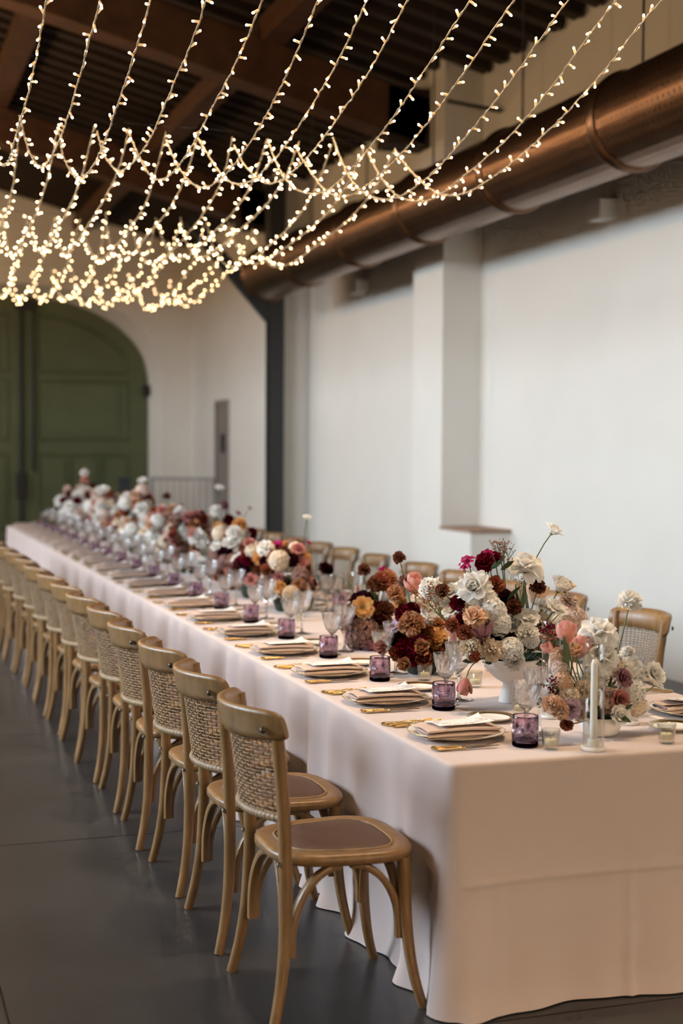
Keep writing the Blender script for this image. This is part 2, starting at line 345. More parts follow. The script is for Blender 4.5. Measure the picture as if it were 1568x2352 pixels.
# wall opposite the camera's right, with its daylight windows (third one added to brighten the far end), and the wall behind the camera
mb = MB(); wins = WINS; yy = [NY]+[v for w_ in wins for v in w_[:2]]+[FY]
for k in range(0, len(yy)-1, 2): mb.box(LX-.35, LX, yy[k], yy[k+1], 0, 5.9)
for w_ in wins: mb.box(LX-.35, LX, w_[0], w_[1], 0, w_[2]); mb.box(LX-.35, LX, w_[0], w_[1], w_[3], 5.9)
tag(mb.build('wall_left', M_WALL), kind='structure')
for n, w_ in enumerate(wins):
    we = empty('window_%d' % (n+1)); tag(we, kind='structure')
    q = MB()
    for y in (w_[0]+.03, (w_[0]+w_[1])/2, w_[1]-.03): q.box(LX-.2, LX-.14, y-.03, y+.03, w_[2], w_[3])
    for z in (w_[2]+.03, (w_[2]+w_[3])/2, w_[3]-.03): q.box(LX-.2, LX-.14, w_[0], w_[1], z-.03, z+.03)
    q.build('window_frame', M_STEEL, we); MB().box(LX-.175, LX-.168, w_[0], w_[1], w_[2], w_[3]).build('window_pane', M_TUBE, we)
mb = MB(); mb.box(LX, WX, NY-.3, NY, 0, 5.3); mb.add([(LX, NY, 5.2), (WX, NY, 5.2), (RIDGE, NY, 6.9)], [(0, 1, 2)], 0, False); tag(mb.build('wall_near', M_WALL), kind='structure')
# pitched ceiling: boards, joists, purlins, principal beams
JH = .17
mb = MB()
for a, b in ((WX+.3, RIDGE), (RIDGE, LX-.3)):
    za, zb = [5.23+SL*((WX-x) if x >= RIDGE else (x-LX))+JH for x in (a, b)]
    mb.add([(a, NY-.3, za), (b, NY-.3, zb), (b, FY+.6, zb), (a, FY+.6, za), (a, NY-.3, za+.1), (b, NY-.3, zb+.1), (b, FY+.6, zb+.1), (a, FY+.6, za+.1)], [(0, 1, 2, 3), (7, 6, 5, 4), (0, 4, 5, 1), (2, 6, 7, 3)], 0, False)
ceil = mb.build('ceiling', M_BOARD); tag(ceil, kind='structure')
jm = MB().beam((WX-.03, 0, roof_z(WX-.03)+JH/2), (RIDGE, 0, roof_z(RIDGE)+JH/2), .13, JH).mesh('joist', M_DARKWOOD)
for k in range(-14, 40):
    j = link(bpy.data.objects.new('joist', jm)); j.parent = ceil; j.location = (0, 7.22+.363*k, 0)
jl = MB().beam((LX, 0, roof_z(LX)+JH/2), (RIDGE, 0, roof_z(RIDGE)+JH/2), .13, JH).mesh('joist', M_DARKWOOD)
for k in range(-14, 40):
    j = link(bpy.data.objects.new('joist', jl)); j.parent = ceil; j.location = (0, 7.22+.363*k, 0)
PH = .23
for x in (2.05, .05, -2.5, -4.5):
    p = MB().box(x-.12, x+.12, NY, FY, 0, PH).build('purlin', M_TIMBER, ceil, (0, 0, roof_z(x)-PH-.02))
BH = .44
for n, yb in enumerate((3.45, 9.2, 14.85)):
    b_ = MB(); zc = lambda x: roof_z(x)-PH-.02-BH/2
    for xa in (3.62, LX+.1):
        b_.beam((xa, yb+.16, zc(xa)), (RIDGE, yb+.16, zc(RIDGE)), .32, BH)
    bo = b_.build('principal_beam', M_TIMBER, ceil)
    if n > 0:       # heavy dark corbel block where the beam meets the pilaster
        MB().box(3.2, 3.66, yb+.0, yb+.32, 4.62, 5.18).build('beam_corbel', M_DARKWOOD, bo)
# steel post with its knee brace in front of the far pilaster
col = empty('steel_post', (3.55, 14.38, 0)); tag(col, 'dark steel post with knee brace beside the far pilaster', 'post')
q = MB(); q.box(-.10, .10, -.10, -.08, 0, 4.4); q.box(-.10, .10, .08, .10, 0, 4.4); q.box(-.02, .02, -.08, .08, 0, 4.4); q.build('post_section', M_STEEL, col)
MB().beam((-.05, 0, 3.40), (-1.15, 0, 4.62), .16, .16).build('knee_brace', M_STEEL, col)
MB().box(-.11, .11, -.115, .115, 0, .02).build('base_plate', M_STEEL, col)
MB().box(-.11, .11, -.11, .11, 4.4, 5.2).build('post_head', M_STEEL, col)
# railing and grey bollard before the far wall
rl = empty('metal_railing', (3.54, 19.9, 0)); tag(rl, 'grey metal railing with thin upright bars before the far wall', 'railing')
A, B = Vector((-.50, .30, 0)), Vector((.48, -.32, 0))
MB().tube([A+Vector((0, 0, 1.17)), B+Vector((0, 0, 1.17))], .022, 8).build('top_rail', M_GREYMETAL, rl)
MB().tube([A+Vector((0, 0, .12)), B+Vector((0, 0, .12))], .016, 8).build('bottom_rail', M_GREYMETAL, rl)
bm_ = MB().tube([(0, 0, .12), (0, 0, 1.17)], .011, 6).mesh('upright_bar', M_GREYMETAL)
for k in range(10):
    u = link(bpy.data.objects.new('upright_bar', bm_)); u.parent = rl; u.location = A.lerp(B, (k+.5)/10)
for P in (A, B): MB().tube([P, P+Vector((0, 0, 1.19))], .022, 8).build('railing_post', M_GREYMETAL, rl)
M_SLATE = mat('slate_blue_paint', (.035, .045, .055), .6)
bo = empty('bollard', (2.55, 20.0, 0)); tag(bo, 'slate grey bollard standing before the green door', 'bollard')
MB().box(-.085, .085, -.085, .085, 0, 1.15).build('bollard_body', M_SLATE, bo); MB().box(-.10, .10, -.10, .10, 1.15, 1.19).build('bollard_cap', M_SLATE, bo)
MB().box(-.27, -.20, -.03, .03, .88, .97).build('bollard_tag', M_GOLD, bo); MB().beam((-.2, 0, .92), (-.08, 0, .92), .02, .02).build('tag_arm', M_SLATE, bo)
# ------------------------------------------------------------------ perforated copper air duct
DX, DRAD, DZC = 3.1, .31, 3.815
rings = [-2.6+1.75*k for k in range(10)]; rings = [r for r in rings if r < 13]; rings = [-2.6, -.85, .9, 2.65, 4.4, 6.15, 7.92, 9.65, 11.45]; DEND = 13.15
duct = empty('air_duct', (DX, 0, DZC)); tag(duct, 'perforated copper ventilation duct hung along the cream wall', 'duct')
pitch = .06; na = 33; da = 2*PI/na
ends = rings+[DEND]
holes_rows = set(range(na//2-5, na//2+5))          # rows round the side that faces the room
for a, b in zip(ends[:-1], ends[1:]):
    mb = MB(); ncell = int((b-a)/pitch); p_ = (b-a)/ncell
    for i in range(ncell):
        y0, y1 = a+i*p_, a+(i+1)*p_; inner = 2 <= i < ncell-2
        if not inner and i not in (0, 1, ncell-2, ncell-1): pass
        for k in range(na):
            t0, t1 = PI+(k-na//2-.5)*da, PI+(k-na//2+.5)*da
            P = lambda yf, tf: (DRAD*math.cos(t0+(t1-t0)*tf), y0+(y1-y0)*yf, DRAD*math.sin(t0+(t1-t0)*tf))
            if inner and k in holes_rows:
                c = [P(0, 0), P(.5, 0), P(1, 0), P(1, .5), P(1, 1), P(.5, 1), P(0, 1), P(0, .5)]
                hr = [P(.5+.13*math.cos(q), .5+.17*math.sin(q)) for q in [PI*1.25+PI/4*m for m in range(8)]]
                mb.add(c+hr, [(m, (m+1) % 8, 8+(m+1) % 8, 8+m) for m in range(8)], 0, True)
            elif not inner or k not in holes_rows:
                mb.add([P(0, 0), P(1, 0), P(1, 1), P(0, 1)], [(0, 1, 2, 3)], 0, True)
    mb.build('duct_section', M_COPPER, duct)
mb = MB()
for y in rings[1:]+[DEND-.02]:
    c = MB(); prof = [(-.05, .0), (-.048, .012), (-.03, .016), (-.012, .012), (0, .022), (.012, .012), (.03, .016), (.048, .012), (.05, 0)]
    n = 40; vs = [((DRAD+r)*math.cos(2*PI*k/n), r2, (DRAD+r)*math.sin(2*PI*k/n)) for (r2, r) in prof for k in range(n)]
    fs = [(j*n+k, j*n+(k+1) % n, (j+1)*n+(k+1) % n, (j+1)*n+k) for j in range(len(prof)-1) for k in range(n)]
    c.add(vs, fs); c.build('duct_collar', M_COPPER, duct, (0, y, 0))
    MB().tube([(0, y-.12, DRAD-.01), (0, y-.12, 5.23+SL*(WX-DX)-DZC+.02)], .008, 6).build('hanger_rod', M_STEEL, duct)
MB().lathe([(DRAD-.012, 0), (DRAD-.012, DEND+2.6)], 40).build('duct_shade_liner', M_IRON, duct, (0, DEND, 0)).rotation_euler = (PI/2, 0, 0)  # black liner stands in for the shade seen through the holes
cap = MB(); n = 40; cap.add([(0, 0, 0)]+[(DRAD*math.cos(2*PI*k/n), 0, DRAD*math.sin(2*PI*k/n)) for k in range(n)], [(0, k+1, (k+1) % n+1) for k in range(n)]); cap.build('end_cap', M_COPPER, duct, (0, DEND, 0))
# small white wall units under the duct
for y, lab in ((6.35, 'white box lamp on the wall under the near end of the duct'), (12.2, 'white box lamp on the wall under the far end of the duct')):
    e = empty('wall_lamp', (WX, y, 3.58)); tag(e, lab, 'wall lamp', 'box lamps on the right wall')
    q = MB(); q.box(-.16, 0, -.11, .11, -.05, .09); q.build('lamp_body', M_WHITEPL, e); MB().box(-.155, -.005, -.105, .105, -.066, -.05).build('lamp_diffuser', M_WHITEPL, e)
cb = empty('pipe_bracket', (3.7, 9.0, 4.62)); tag(cb, 'thin dark iron rod bracket on the near pilaster', 'bracket')
MB().tube([(-.12, -.35, .32), (.30, -.62, .20)], .018, 6).build('bracket_rod', M_IRON, cb); MB().tube([(-.1, -.3, -.3), (.3, -.35, -.36)], .018, 6).build('bracket_rod', M_IRON, cb)

# added unseen lamps that warm table, front cloth and upper walls (spots, pendants, ridge globes)
M_LAMPGLASS = mat('lit_lamp_glass', (1, .85, .6), .5, emis=(1, .70, .38), estr=12)
def added_lamp(kind, loc, power, lab, rad, drop, cone):
    e = empty(kind, loc); tag(e, lab, 'lamp', kind.replace('_', ' ')+'s out of view')
    MB().tube([(0, 0, .12), (0, 0, drop)], .008, 6).build('suspension_rod', M_IRON, e)
    if cone: MB().lathe([(.02, .13), (.05, .12), (.11, .05), (.14, -.02), (.135, -.02), (.105, .045), (.045, .11), (.0001, .115)], 24).build('lamp_shade', M_IRON, e)
    MB().lathe([(.0001, .06), (.035, .05), (.05, .02), (.04, -.01), (.0001, -.025)], 16).build('lamp_bulb', M_LAMPGLASS, e)
    d = bpy.data.lights.new(kind, 'SPOT' if cone else 'POINT'); d.energy = power; d.color = (1, .74, .48) if cone else (1, .60, .27); d.shadow_soft_size = rad
    if cone: d.spot_size = math.radians(cone); d.spot_blend = .8
    o = link(bpy.data.objects.new(kind+'_light', d)); o.parent = e; o.location = (0, 0, -.06 if cone else -.17)
    return o
for n, (x, y) in enumerate(((.1, 3.3), (1.2, 3.3), (.1, .7), (1.2, .7))):
    added_lamp('added_shade_lamp', (x, y, 4.35), SPOT_W, '%s added unseen shade lamp high over the near half of the table' % ORD[n+1], .12, roof_z(x)-.05-4.35, 75)
for n, (x, y) in enumerate(((-1.2, -6.4), (.9, -6.6), (2.8, -6.2))):
    added_lamp('added_pendant_lamp', (x, y, 3.0), PEND_W, '%s added unseen pendant lamp behind the camera, counted from the wall' % ORD[3-n], .15, roof_z(x)-3.0, 172)
for n, y in enumerate((4.0, 9.0, 14.0, 18.5)):
    added_lamp('added_ridge_lamp', (-2.3, y, 4.5), RIDGE_W, '%s added unseen globe lamp under the roof ridge, counted from the near end' % ORD[n+1], .12, roof_z(-2.3)-4.5, 0)
# ================================================================== chairs
def make_chair():
    root = empty('dining_chair')
    ZS = .44                                            # underside of the seat ring
    # seat outline (rounded, wider in front)
    def outline(inset, n=56):
        pts = []
        for k in range(n):
            a = 2*PI*k/n; c, s_ = math.cos(a), math.sin(a); p = 3.2
            ex = math.copysign(abs(c)**(2/p), c); ey = math.copysign(abs(s_)**(2/p), s_)
            hx = .222-inset; hy = (.222-inset)+.022*ex
            pts.append((ex*hx+.005, ey*hy))
        return pts
    o0, o1 = outline(0), outline(.058); n = len(o0); mb = MB()
    rings_ = [(outline(.010), ZS), (outline(.0), ZS+.008), (o0, ZS+.024), (outline(.006), ZS+.032), (outline(.016), ZS+.035), (outline(.050), ZS+.033), (o1, ZS+.026), (o1, ZS)]
    vs = [(x, y, z) for (pp, z) in rings_ for (x, y) in pp]; L = len(rings_)
    mb.add(vs, [(j*n+k, j*n+(k+1) % n, ((j+1) % L)*n+(k+1) % n, ((j+1) % L)*n+k) for j in range(L) for k in range(n)])
    mb.build('seat_frame', M_WOOD, root)
    mb = MB(); r2 = [(outline(.056), ZS+.029), (outline(.062), ZS+.034), (outline(.10), ZS+.040), (outline(.16), ZS+.042)]
    vs = [(x, y, z) for (pp, z) in r2 for (x, y) in pp]+[(.005, 0, ZS+.042)]
    mb.add(vs, [(j*n+k, j*n+(k+1) % n, (j+1)*n+(k+1) % n, (j+1)*n+k) for j in range(len(r2)-1) for k in range(n)]+[(3*n+k, 3*n+(k+1) % n, 4*n) for k in range(n)])
    sp = mb.build('seat_panel', M_SEAT, root)
    mb = MB(); pp = outline(.055); mb.tube([(x, y, ZS+.033) for x, y in pp]+[(pp[0][0], pp[0][1], ZS+.033)], .0035, 6); mb.build('seat_piping', M_RATTAN, sp)
    # back posts run from foot to rail; front legs sabre forward
    def post(s_):
        kz = [(0, -.245, .245), (.10, -.222, .232), (.22, -.205, .218), (.36, -.198, .205), (.47, -.198, .198), (.60, -.203, .197), (.72, -.212, .199), (.82, -.224, .203), (.885, -.232, .206)]
        return [Vector((x, y*s_, z)) for z, x, y in kz]
    def bez(pts, m=5):
        out = []
        for i in range(len(pts)-1):
            p0, p1, p2, p3 = pts[max(i-1, 0)], pts[i], pts[i+1], pts[min(i+2, len(pts)-1)]
            for j in range(m):
                t = j/m; out.append(.5*((2*p1)+(p2-p0)*t+(2*p0-5*p1+4*p2-p3)*t*t+(3*p1-p0-3*p2+p3)*t*t*t))
        return out+[pts[-1]]
    for s_ in (-1, 1):
        P = bez(post(s_)); rr = [.0155+.004*min(1, p.z/.3) for p in P]
        lg = MB().tube(P, rr, 10).build('back_leg', M_WOOD, root)
        # rattan wound round the post beside the woven panel
        W = [p for p in bez(post(s_), 26) if .575 < p.z < .805]
        MB().tube(W, [.0218+.0042*math.sin(i*PI/3)**2 for i in range(len(W))], 10).build('post_wrapping', M_RATTAN, lg)
        MB().lathe([(.0001, .012), (.006, .010), (.009, .004), (.0095, 0)], 10).build('bolt', M_BOLT, lg).location = (-.198-.019, s_*.201, .455)
        lg.children[-1].rotation_euler = (0, -PI/2, 0)
        kz = [(.445, .172, .185), (.30, .176, .190), (.18, .186, .198), (.08, .203, .209), (0, .226, .219)]
        P = bez([Vector((x, y*s_, z)) for z, x, y in kz]); rr = [.0145+.0065*min(1, p.z/.4) for p in P]
        MB().tube(P, rr, 10).build('front_leg', M_WOOD, root)
    # bentwood braces: quarter arcs from each leg up to the seat
    sec = [(-.8, -1.25), (.8, -1.25), (1, -1), (1, 1), (.8, 1.25), (-.8, 1.25), (-1, 1), (-1, -1)]
    def brace(a, b):
        a, b = Vector(a), Vector(b); P = []
        for k in range(11):
            t = PI/2*k/10; h = 1-math.cos(t); P.append(Vector((a.x+(b.x-a.x)*h, a.y+(b.y-a.y)*h, a.z+(b.z-a.z)*math.sin(t))))
        P.insert(0, a-Vector((0, 0, .035)))
        MB().tube(P, .0105, sec=sec, up=((b-a).cross(Vector((0, 0, 1)))).normalized()).build('bentwood_brace', M_WOOD, root)
    zb = .24; zt = ZS-.008
    for s_ in (-1, 1):
        brace((-.178, s_*.192, zb-.02), (-.02, s_*.165, zt)); brace((.160, s_*.178, zb), (.01, s_*.165, zt))
        brace((-.196, s_*.178, zb-.02), (-.175, s_*.03, zt)); brace((.168, s_*.165, zb), (.150, s_*.02, zt))
    # curved top rail behind the posts
    mb = MB(); P = []; RR = []
    for k in range(25):
        t = -1+2*k/24; P.append(Vector((-.322+.108*abs(t)**2.0, t*.240, .856+.0*t)))
    rsec = [(-.40, -.60), (-.42, -.3), (-.40, .3), (-.45, .75), (-.36, 1.0), (-.02, 1.10), (.36, 1.00), (.58, .70), (.66, .2), (.62, -.35), (.45, -.82), (.1, -1.0), (-.25, -.88)]
    n = len(rsec); vs = []
    for k, p in enumerate(P):
        t = -1+2*k/24; e = max(0, (abs(t)-.86)/.14); sc_ = (1-.30*e*e)*(1-.08*t*t)
        d = P[min(k+1, 24)]-P[max(k-1, 0)]; d.normalize(); nrm = Vector((d.y, -d.x, 0))
        lean = .018
        for c, z in rsec: vs.append(p+nrm*(-c*.036*sc_)*(-1)+Vector((-lean*(z*.5), 0, z*.047*sc_)))
    mb.add(vs, [(k*n+j, k*n+(j+1) % n, (k+1)*n+(j+1) % n, (k+1)*n+j) for k in range(24) for j in range(n)])
    mb.add(vs[:n], [tuple(range(n))], 0, False); mb.add(vs[24*n:], [tuple(reversed(range(n)))], 0, False)
    tr = mb.build('top_rail', M_WOOD, root)
    for s_ in (-1, 1):
        b_ = MB().lathe([(.0001, .010), (.006, .008), (.010, .003), (.0105, 0)], 10).build('bolt', M_BOLT, tr); b_.location = (-.268, s_*.206, .848); b_.rotation_euler = (0, -PI/2, -s_*.55)
    # woven rattan panel bowed between the posts
    def surf(t, z):
        yh = .196+.004*(z-.6)/.2; bow = .088*(1-t*t)
        return Vector((-.206-.10*(z-.6)*.55-bow*(.75+.25*(z-.58)/.24), t*yh, z))
    def snrm(t, z):
        a = surf(min(t+.02, 1), z)-surf(max(t-.02, -1), z); b = surf(t, z+.01)-surf(t, z-.01); return b.cross(a).normalized()
    mb = MB(); z0, z1 = .597, .822; NH, NV = 20, 21; r = .0024
    tv = [-.94+1.88*k/(NV-1) for k in range(NV)]
    for i in range(NH):
        z = z0+(z1-z0)*(i+.4)/NH; P = []
        for k in range(69):
            t = -1.03+2.06*k/68; w_ = math.cos(PI*((t+.94)/1.88*(NV-1)+i)); P.append(surf(max(-1, min(1, t)), z)+snrm(max(-1, min(1, t)), z)*(w_*.0021)+Vector((0, .196*(t-max(-1, min(1, t))), .0006*math.sin(9*t+i*2.1))))
        mb.tube(P, r*(1.12 if i % 2 else .95), 5, caps=False)
    for j, t in enumerate(tv):
        for d in (0,):
            P = []
            for k in range(43):
                z = z0-.008+(z1-z0+.022)*k/42; w_ = -math.cos(PI*((z-z0)/(z1-z0)*NH-.4+j)); P.append(surf(t+d, z)+snrm(t+d, z)*(w_*.0023))
            mb.tube(P, r*.82, 5, caps=False)
    wv = mb.build('woven_back', M_RATTAN, root)
    # bound lower edge and lacing under the rail
    mb = MB(); P = [surf(-1+2*k/100, .588) for k in range(101)]; mb.tube(P, [.0115+.003*abs(math.sin(k*PI/4)) for k in range(101)], 8); mb.build('bound_edge', M_RATTAN, wv)
    mb = MB()
    for k in range(27):
        t = -.92+1.84*k/26; a = surf(t, .826)+snrm(t, .826)*.008; b = surf(t+.03, .808)+snrm(t, .81)*.005; mb.tube([a, (a+b)/2+snrm(t, .82)*.003, b], .0026, 5)
    mb.build('lacing', M_RATTAN, wv)
    return root
chair0 = make_chair()
bpy.context.view_layer.update()
chair_spec = tree(chair0); first = [True]
def place_chair(x, y, rz, label, group):
    if first[0]: c = chair0; first[0] = False
    else: c = copy_tree(chair_spec)
    c.location = (x, y, 0); c.rotation_euler = (0, 0, rz); c.scale = (1.02, 1.02, 1.033); tag(c, label, 'chair', group)
    return c
ly = [.315, .975, 1.62, 2.28, 2.93, 3.58, 4.20, 4.83, 5.46, 6.10, 6.75, 7.40, 8.05, 8.70]
rnd = random.Random(3)
for k, y in enumerate(ly):
    lab = 'cane-backed wooden chair at the near end of the aisle row, seat fully in view' if k == 0 else '%s cane-backed wooden chair from the near end, aisle side of the table' % ORD[k+1]
    place_chair(-.270-.004*k+rnd.uniform(-.008, .008), y, 0 if k == 0 else rnd.uniform(-.05, .05), lab, 'cane chairs along the aisle side')
ry = [2.06, 2.89, 3.58, 4.28, 4.92, 5.75, 6.42, 7.08, 7.75, 8.42, 9.1, 9.8, 10.45, 11.1]
for k, y in enumerate(ry):
    lab = 'cane-backed wooden chair on the wall side behind the tall white carnation, nearest one' if k == 0 else '%s cane-backed wooden chair from the near end, wall side of the table' % ORD[k+1]
    place_chair(1.60+rnd.uniform(-.01, .02), y, PI+rnd.uniform(-.06, .06), lab, 'cane chairs along the wall side')

# ================================================================== tablecloth
TW, TL, TZ = 1.335, 13.43, .76
def cloth():
    rc = .03; step = .018
    path = []                                           # (x, y, nx, ny, side, s)
    def seg(a, b, nrm, side, st=step):
        L = math.dist(a, b); n = max(2, int(L/st))
        for k in range(n): t = k/n; path.append((a[0]+(b[0]-a[0])*t, a[1]+(b[1]-a[1])*t, nrm[0], nrm[1], side, L*t))
    def arc(c, a0, side):
        for k in range(6): a = a0+PI/2*k/6; path.append((c[0]+rc*math.cos(a), c[1]+rc*math.sin(a), math.cos(a), math.sin(a), side, 0))
    seg((0, TL-rc), (0, rc), (-1, 0), 'L'); arc((rc, rc), PI, 'c1')
    seg((rc, 0), (TW-rc, 0), (0, -1), 'F', .012); arc((TW-rc, rc), 1.5*PI, 'c2')
    seg((TW, rc), (TW, TL-rc), (1, 0), 'R', .05); arc((TW-rc, TL-rc), 0, 'c3')
    seg((TW-rc, TL), (rc, TL), (0, 1), 'B', .05); arc((rc, TL-rc), PI/2, 'c4')
    zs = [.76, .7597, .758, .7545, .748, .738, .72, .69, .65, .60, .55, .50, .455, .42, .405, .397, .39, .375, .34, .29, .24, .19, .14, .10, .065, .035, .016, .008, .004]
    offs0 = [-.03, -.014, -.0065, -.002, 0, .0012, .002]
    vs = []; n = len(path)
    for j, z in enumerate(zs):
        v = max(0, (.738-z)/.738)
        for (x, y, nx, ny, sd, s_) in path:
            o_ = offs0[j] if j < len(offs0) else .002
            if sd == 'L':
                yy = TL-rc-s_
                a = .5+.5*math.sin(2*PI*yy/.335+1.6*math.sin(2*PI*yy/1.27)+.9); b = .5+.5*math.sin(2*PI*yy/.155+2*math.sin(yy*2.1))
                e = min(1, yy/.25)
                o_ += e*(v**.45*.036*(a**1.5)+v**1.1*(.026*a+.005*b))-.026*v*e
                if v > .9: o_ += (v-.9)/.1*(.020+.006*b)*e
                o_ += (1-e)*v**1.2*.050*(.35+.65*math.sin(PI*min(1, yy/.25)))
            elif sd == 'F':
                o_ += v*(.012*math.sin(2*PI*(s_+.05)/.62)+.006*math.sin(2*PI*s_/.23+1)*v)+.006*v
                o_ += .007*math.exp(-((z-.398)/.007)**2)+.011*v*math.exp(-((s_-.575)/.012)**2)+.004*v*math.exp(-((s_-.13)/.02)**2)
                o_ += .045*v**1.3*math.exp(-(s_/.09)**2)
                if v > .93: o_ += (v-.93)/.07*.018*(1+.5*math.sin(11*s_))
            elif sd == 'c1': o_ += .058*v**1.2
            elif sd == 'c2': o_ += .05*v**1.2
            elif sd == 'R': o_ += v*.02*(1+math.sin(2*PI*s_/.4+math.sin(s_*3)))
            else: o_ += v*.02*(1+math.sin(2*PI*s_/.4))*.8
            vs.append((x+nx*o_, y+ny*o_, z))
    m = MB(); L = len(zs)
    m.add(vs, [(j*n+k, (j+1)*n+k, (j+1)*n+(k+1) % n, j*n+(k+1) % n) for j in range(L-1) for k in range(n)])
    m.add(vs[:n], [tuple(range(n))], 0, False)
    return m
o = cloth().build('tablecloth', M_CLOTH); tag(o, 'long blush linen tablecloth falling to the floor over the banquet table', 'tablecloth')

# ================================================================== table setting, one prototype of each kind
def m_charger():
    prof = [(.0001, .006), (.09, .006), (.105, .008), (.118, .015), (.150, .021), (.157, .0225), (.159, .0225), (.159, .0205), (.118, .011), (.10, .002), (.09, 0), (.0001, 0)]
    mis = [0, 0, 0, 0, 0, 1, 1, 0, 0, 0, 0]
    return MB().lathe(prof, 64, mis=mis, ripple=lambda a, j: 1+(.008*abs(math.cos(6*a)) if 3 < j < 9 else 0)).mesh('charger_plate', [M_PORC, M_GOLDRIM])
def m_bread():
    prof = [(.0001, .004), (.05, .004), (.058, .007), (.066, .010), (.084, .0155), (.0845, .0155), (.0845, .0135), (.055, .003), (.045, 0), (.0001, 0)]
    return MB().lathe(prof, 48, mis=[0, 0, 0, 1, 1, 1, 0, 0, 0]).mesh('bread_plate', [M_PORC, M_GOLDRIM])
def m_napkin(seed):
    r = random.Random(seed); prof = []; lay = 5; h = .0072
    path = []
    for i in range(lay):
        ya, yb = (-.058-.004*r.random(), .055) if i % 2 == 0 else (.055, -.058-.004*r.random())
        z = .004+i*h
        for k in range(9): t = k/8; path.append((ya+(yb-ya)*t, z+.0015*math.sin(3*t*PI+i)))
        if i < lay-1:
            sg = 1 if i % 2 == 0 else -1
            for k in range(1, 5): a = -PI/2+PI*k/5; path.append((yb+sg*.0065*math.cos(a), z+h/2+h/2*math.sin(a)))
    th = .0021; n = len(path); vs = []; xs_ = [-.138, -.134, -.11, -.07, -.02, .03, .07, .10, .118, .122]
    for ix, x in enumerate(xs_):
        fan = max(0, (x-.05)/.07); curl = max(0, (-.09-x)/.045)
        for i, (y, z) in enumerate(path):
            p0, p1 = path[max(0, i-1)], path[min(n-1, i+1)]; dy, dz = p1[0]-p0[0], p1[1]-p0[1]; L = math.hypot(dy, dz) or 1
            ny, nz = -dz/L, dy/L
            wob = .0022*math.sin(i*.55+ix*.4+seed)*(fan+.7*curl); zz = z*(1-.18*fan*abs(math.sin(i*.21)))+.004*math.sin(PI*(x+.138)/.26)*(z/.035)
            xo = x+(.006*math.sin(i*.33+seed)*fan)+(.005*math.sin(i*.4)*curl)
            for sgn in (-1, 1): vs.append((xo, y+ny*th/2*sgn, zz+nz*th/2*sgn+wob*sgn*0+wob))
    m = 2*n; fs = []
    for ix in range(len(xs_)-1):
        for i in range(n-1):
            a, b = ix*m+2*i, (ix+1)*m+2*i
            fs.append((a, a+2, b+2, b)); fs.append((a+1, b+1, b+3, a+3))
        fs.append((ix*m, (ix+1)*m, (ix+1)*m+1, ix*m+1)); a = ix*m+2*(n-1); fs.append((a, a+1, a+m+1, a+m))
    for ix in (0, len(xs_)-1):
        for i in range(n-1):
            a = ix*m+2*i; fs.append((a, a+1, a+3, a+2) if ix == 0 else (a, a+2, a+3, a+1))
    return MB().add(vs, fs).mesh('napkin', M_NAPKIN)
def m_menu():
    nx, ny = 40, 26; vs = []
    for k in (0, 1):
        for i in range(nx+1):
            for j in range(ny+1):
                u, v = -1+2*i/nx, -1+2*j/ny
                sc_ = .0012*abs(math.sin(u*30)) if abs(v) == 1 else 0; sc2 = .0012*abs(math.sin(v*20)) if abs(u) == 1 else 0
                x, y = u*(.100-sc2), v*(.060-sc_); c = max(0, (u+v-1.35)/.65)
                z = .004*(u*u)*(1 if u > 0 else .2)-.003*v*v+.014*c*c-k*.0009
                vs.append((x, y, z))
    n = (nx+1)*(ny+1); I = lambda i, j, k: k*n+i*(ny+1)+j; fs = []
    for i in range(nx):
        for j in range(ny): fs.append((I(i, j, 0), I(i+1, j, 0), I(i+1, j+1, 0), I(i, j+1, 0))); fs.append((I(i, j, 1), I(i, j+1, 1), I(i+1, j+1, 1), I(i+1, j, 1)))
    for i in range(nx): fs.append((I(i, 0, 0), I(i, 0, 1), I(i+1, 0, 1), I(i+1, 0, 0))); fs.append((I(i, ny, 0), I(i+1, ny, 0), I(i+1, ny, 1), I(i, ny, 1)))
    for j in range(ny): fs.append((I(0, j, 0), I(0, j+1, 0), I(0, j+1, 1), I(0, j, 1))); fs.append((I(nx, j, 0), I(nx, j, 1), I(nx, j+1, 1), I(nx, j+1, 0)))
    return MB().add(vs, fs).mesh('menu_card', M_MENU)
flat = [(-1, -.35), (-.6, -.5), (.6, -.5), (1, -.35), (1, .35), (.6, .5), (-.6, .5), (-1, .35)]
def knife(L):
    e = empty('table_knife'); hz = .0065
    MB().tube([(0, 0, hz), (.004, 0, hz), (.012, 0, hz), (.035, 0, hz), (.07, 0, hz), (L*.44, 0, hz), (L*.45, 0, hz), (L*.465, 0, hz)], [.004, .0085, .0098, .0082, .0072, .0074, .0085, .0065], sec=flat+[], up=(0, 0, 1)).build('handle', M_GOLD, e)
    q = MB(); n = 9; vs = []
    for k in range(n+1):
        t = k/n; x = L*.46+(L*.54)*t; h = .0085*(1-max(0, (t-.72)/.28)**2)+.0005; vs += [(x, -h+.001*0, hz), (x, .0045*(1-max(0, (t-.8)/.2)**2), hz+.0012), (x, .0045*(1-max(0, (t-.8)/.2)**2), hz-.0012)]
    fs = []
    for k in range(n):
        a, b = 3*k, 3*k+3; fs += [(a, b, b+1, a+1), (a+1, b+1, b+2, a+2), (a+2, b+2, b, a)]
    q.add(vs, fs, 0, False); q.build('blade', M_SILVER, e)
    return e
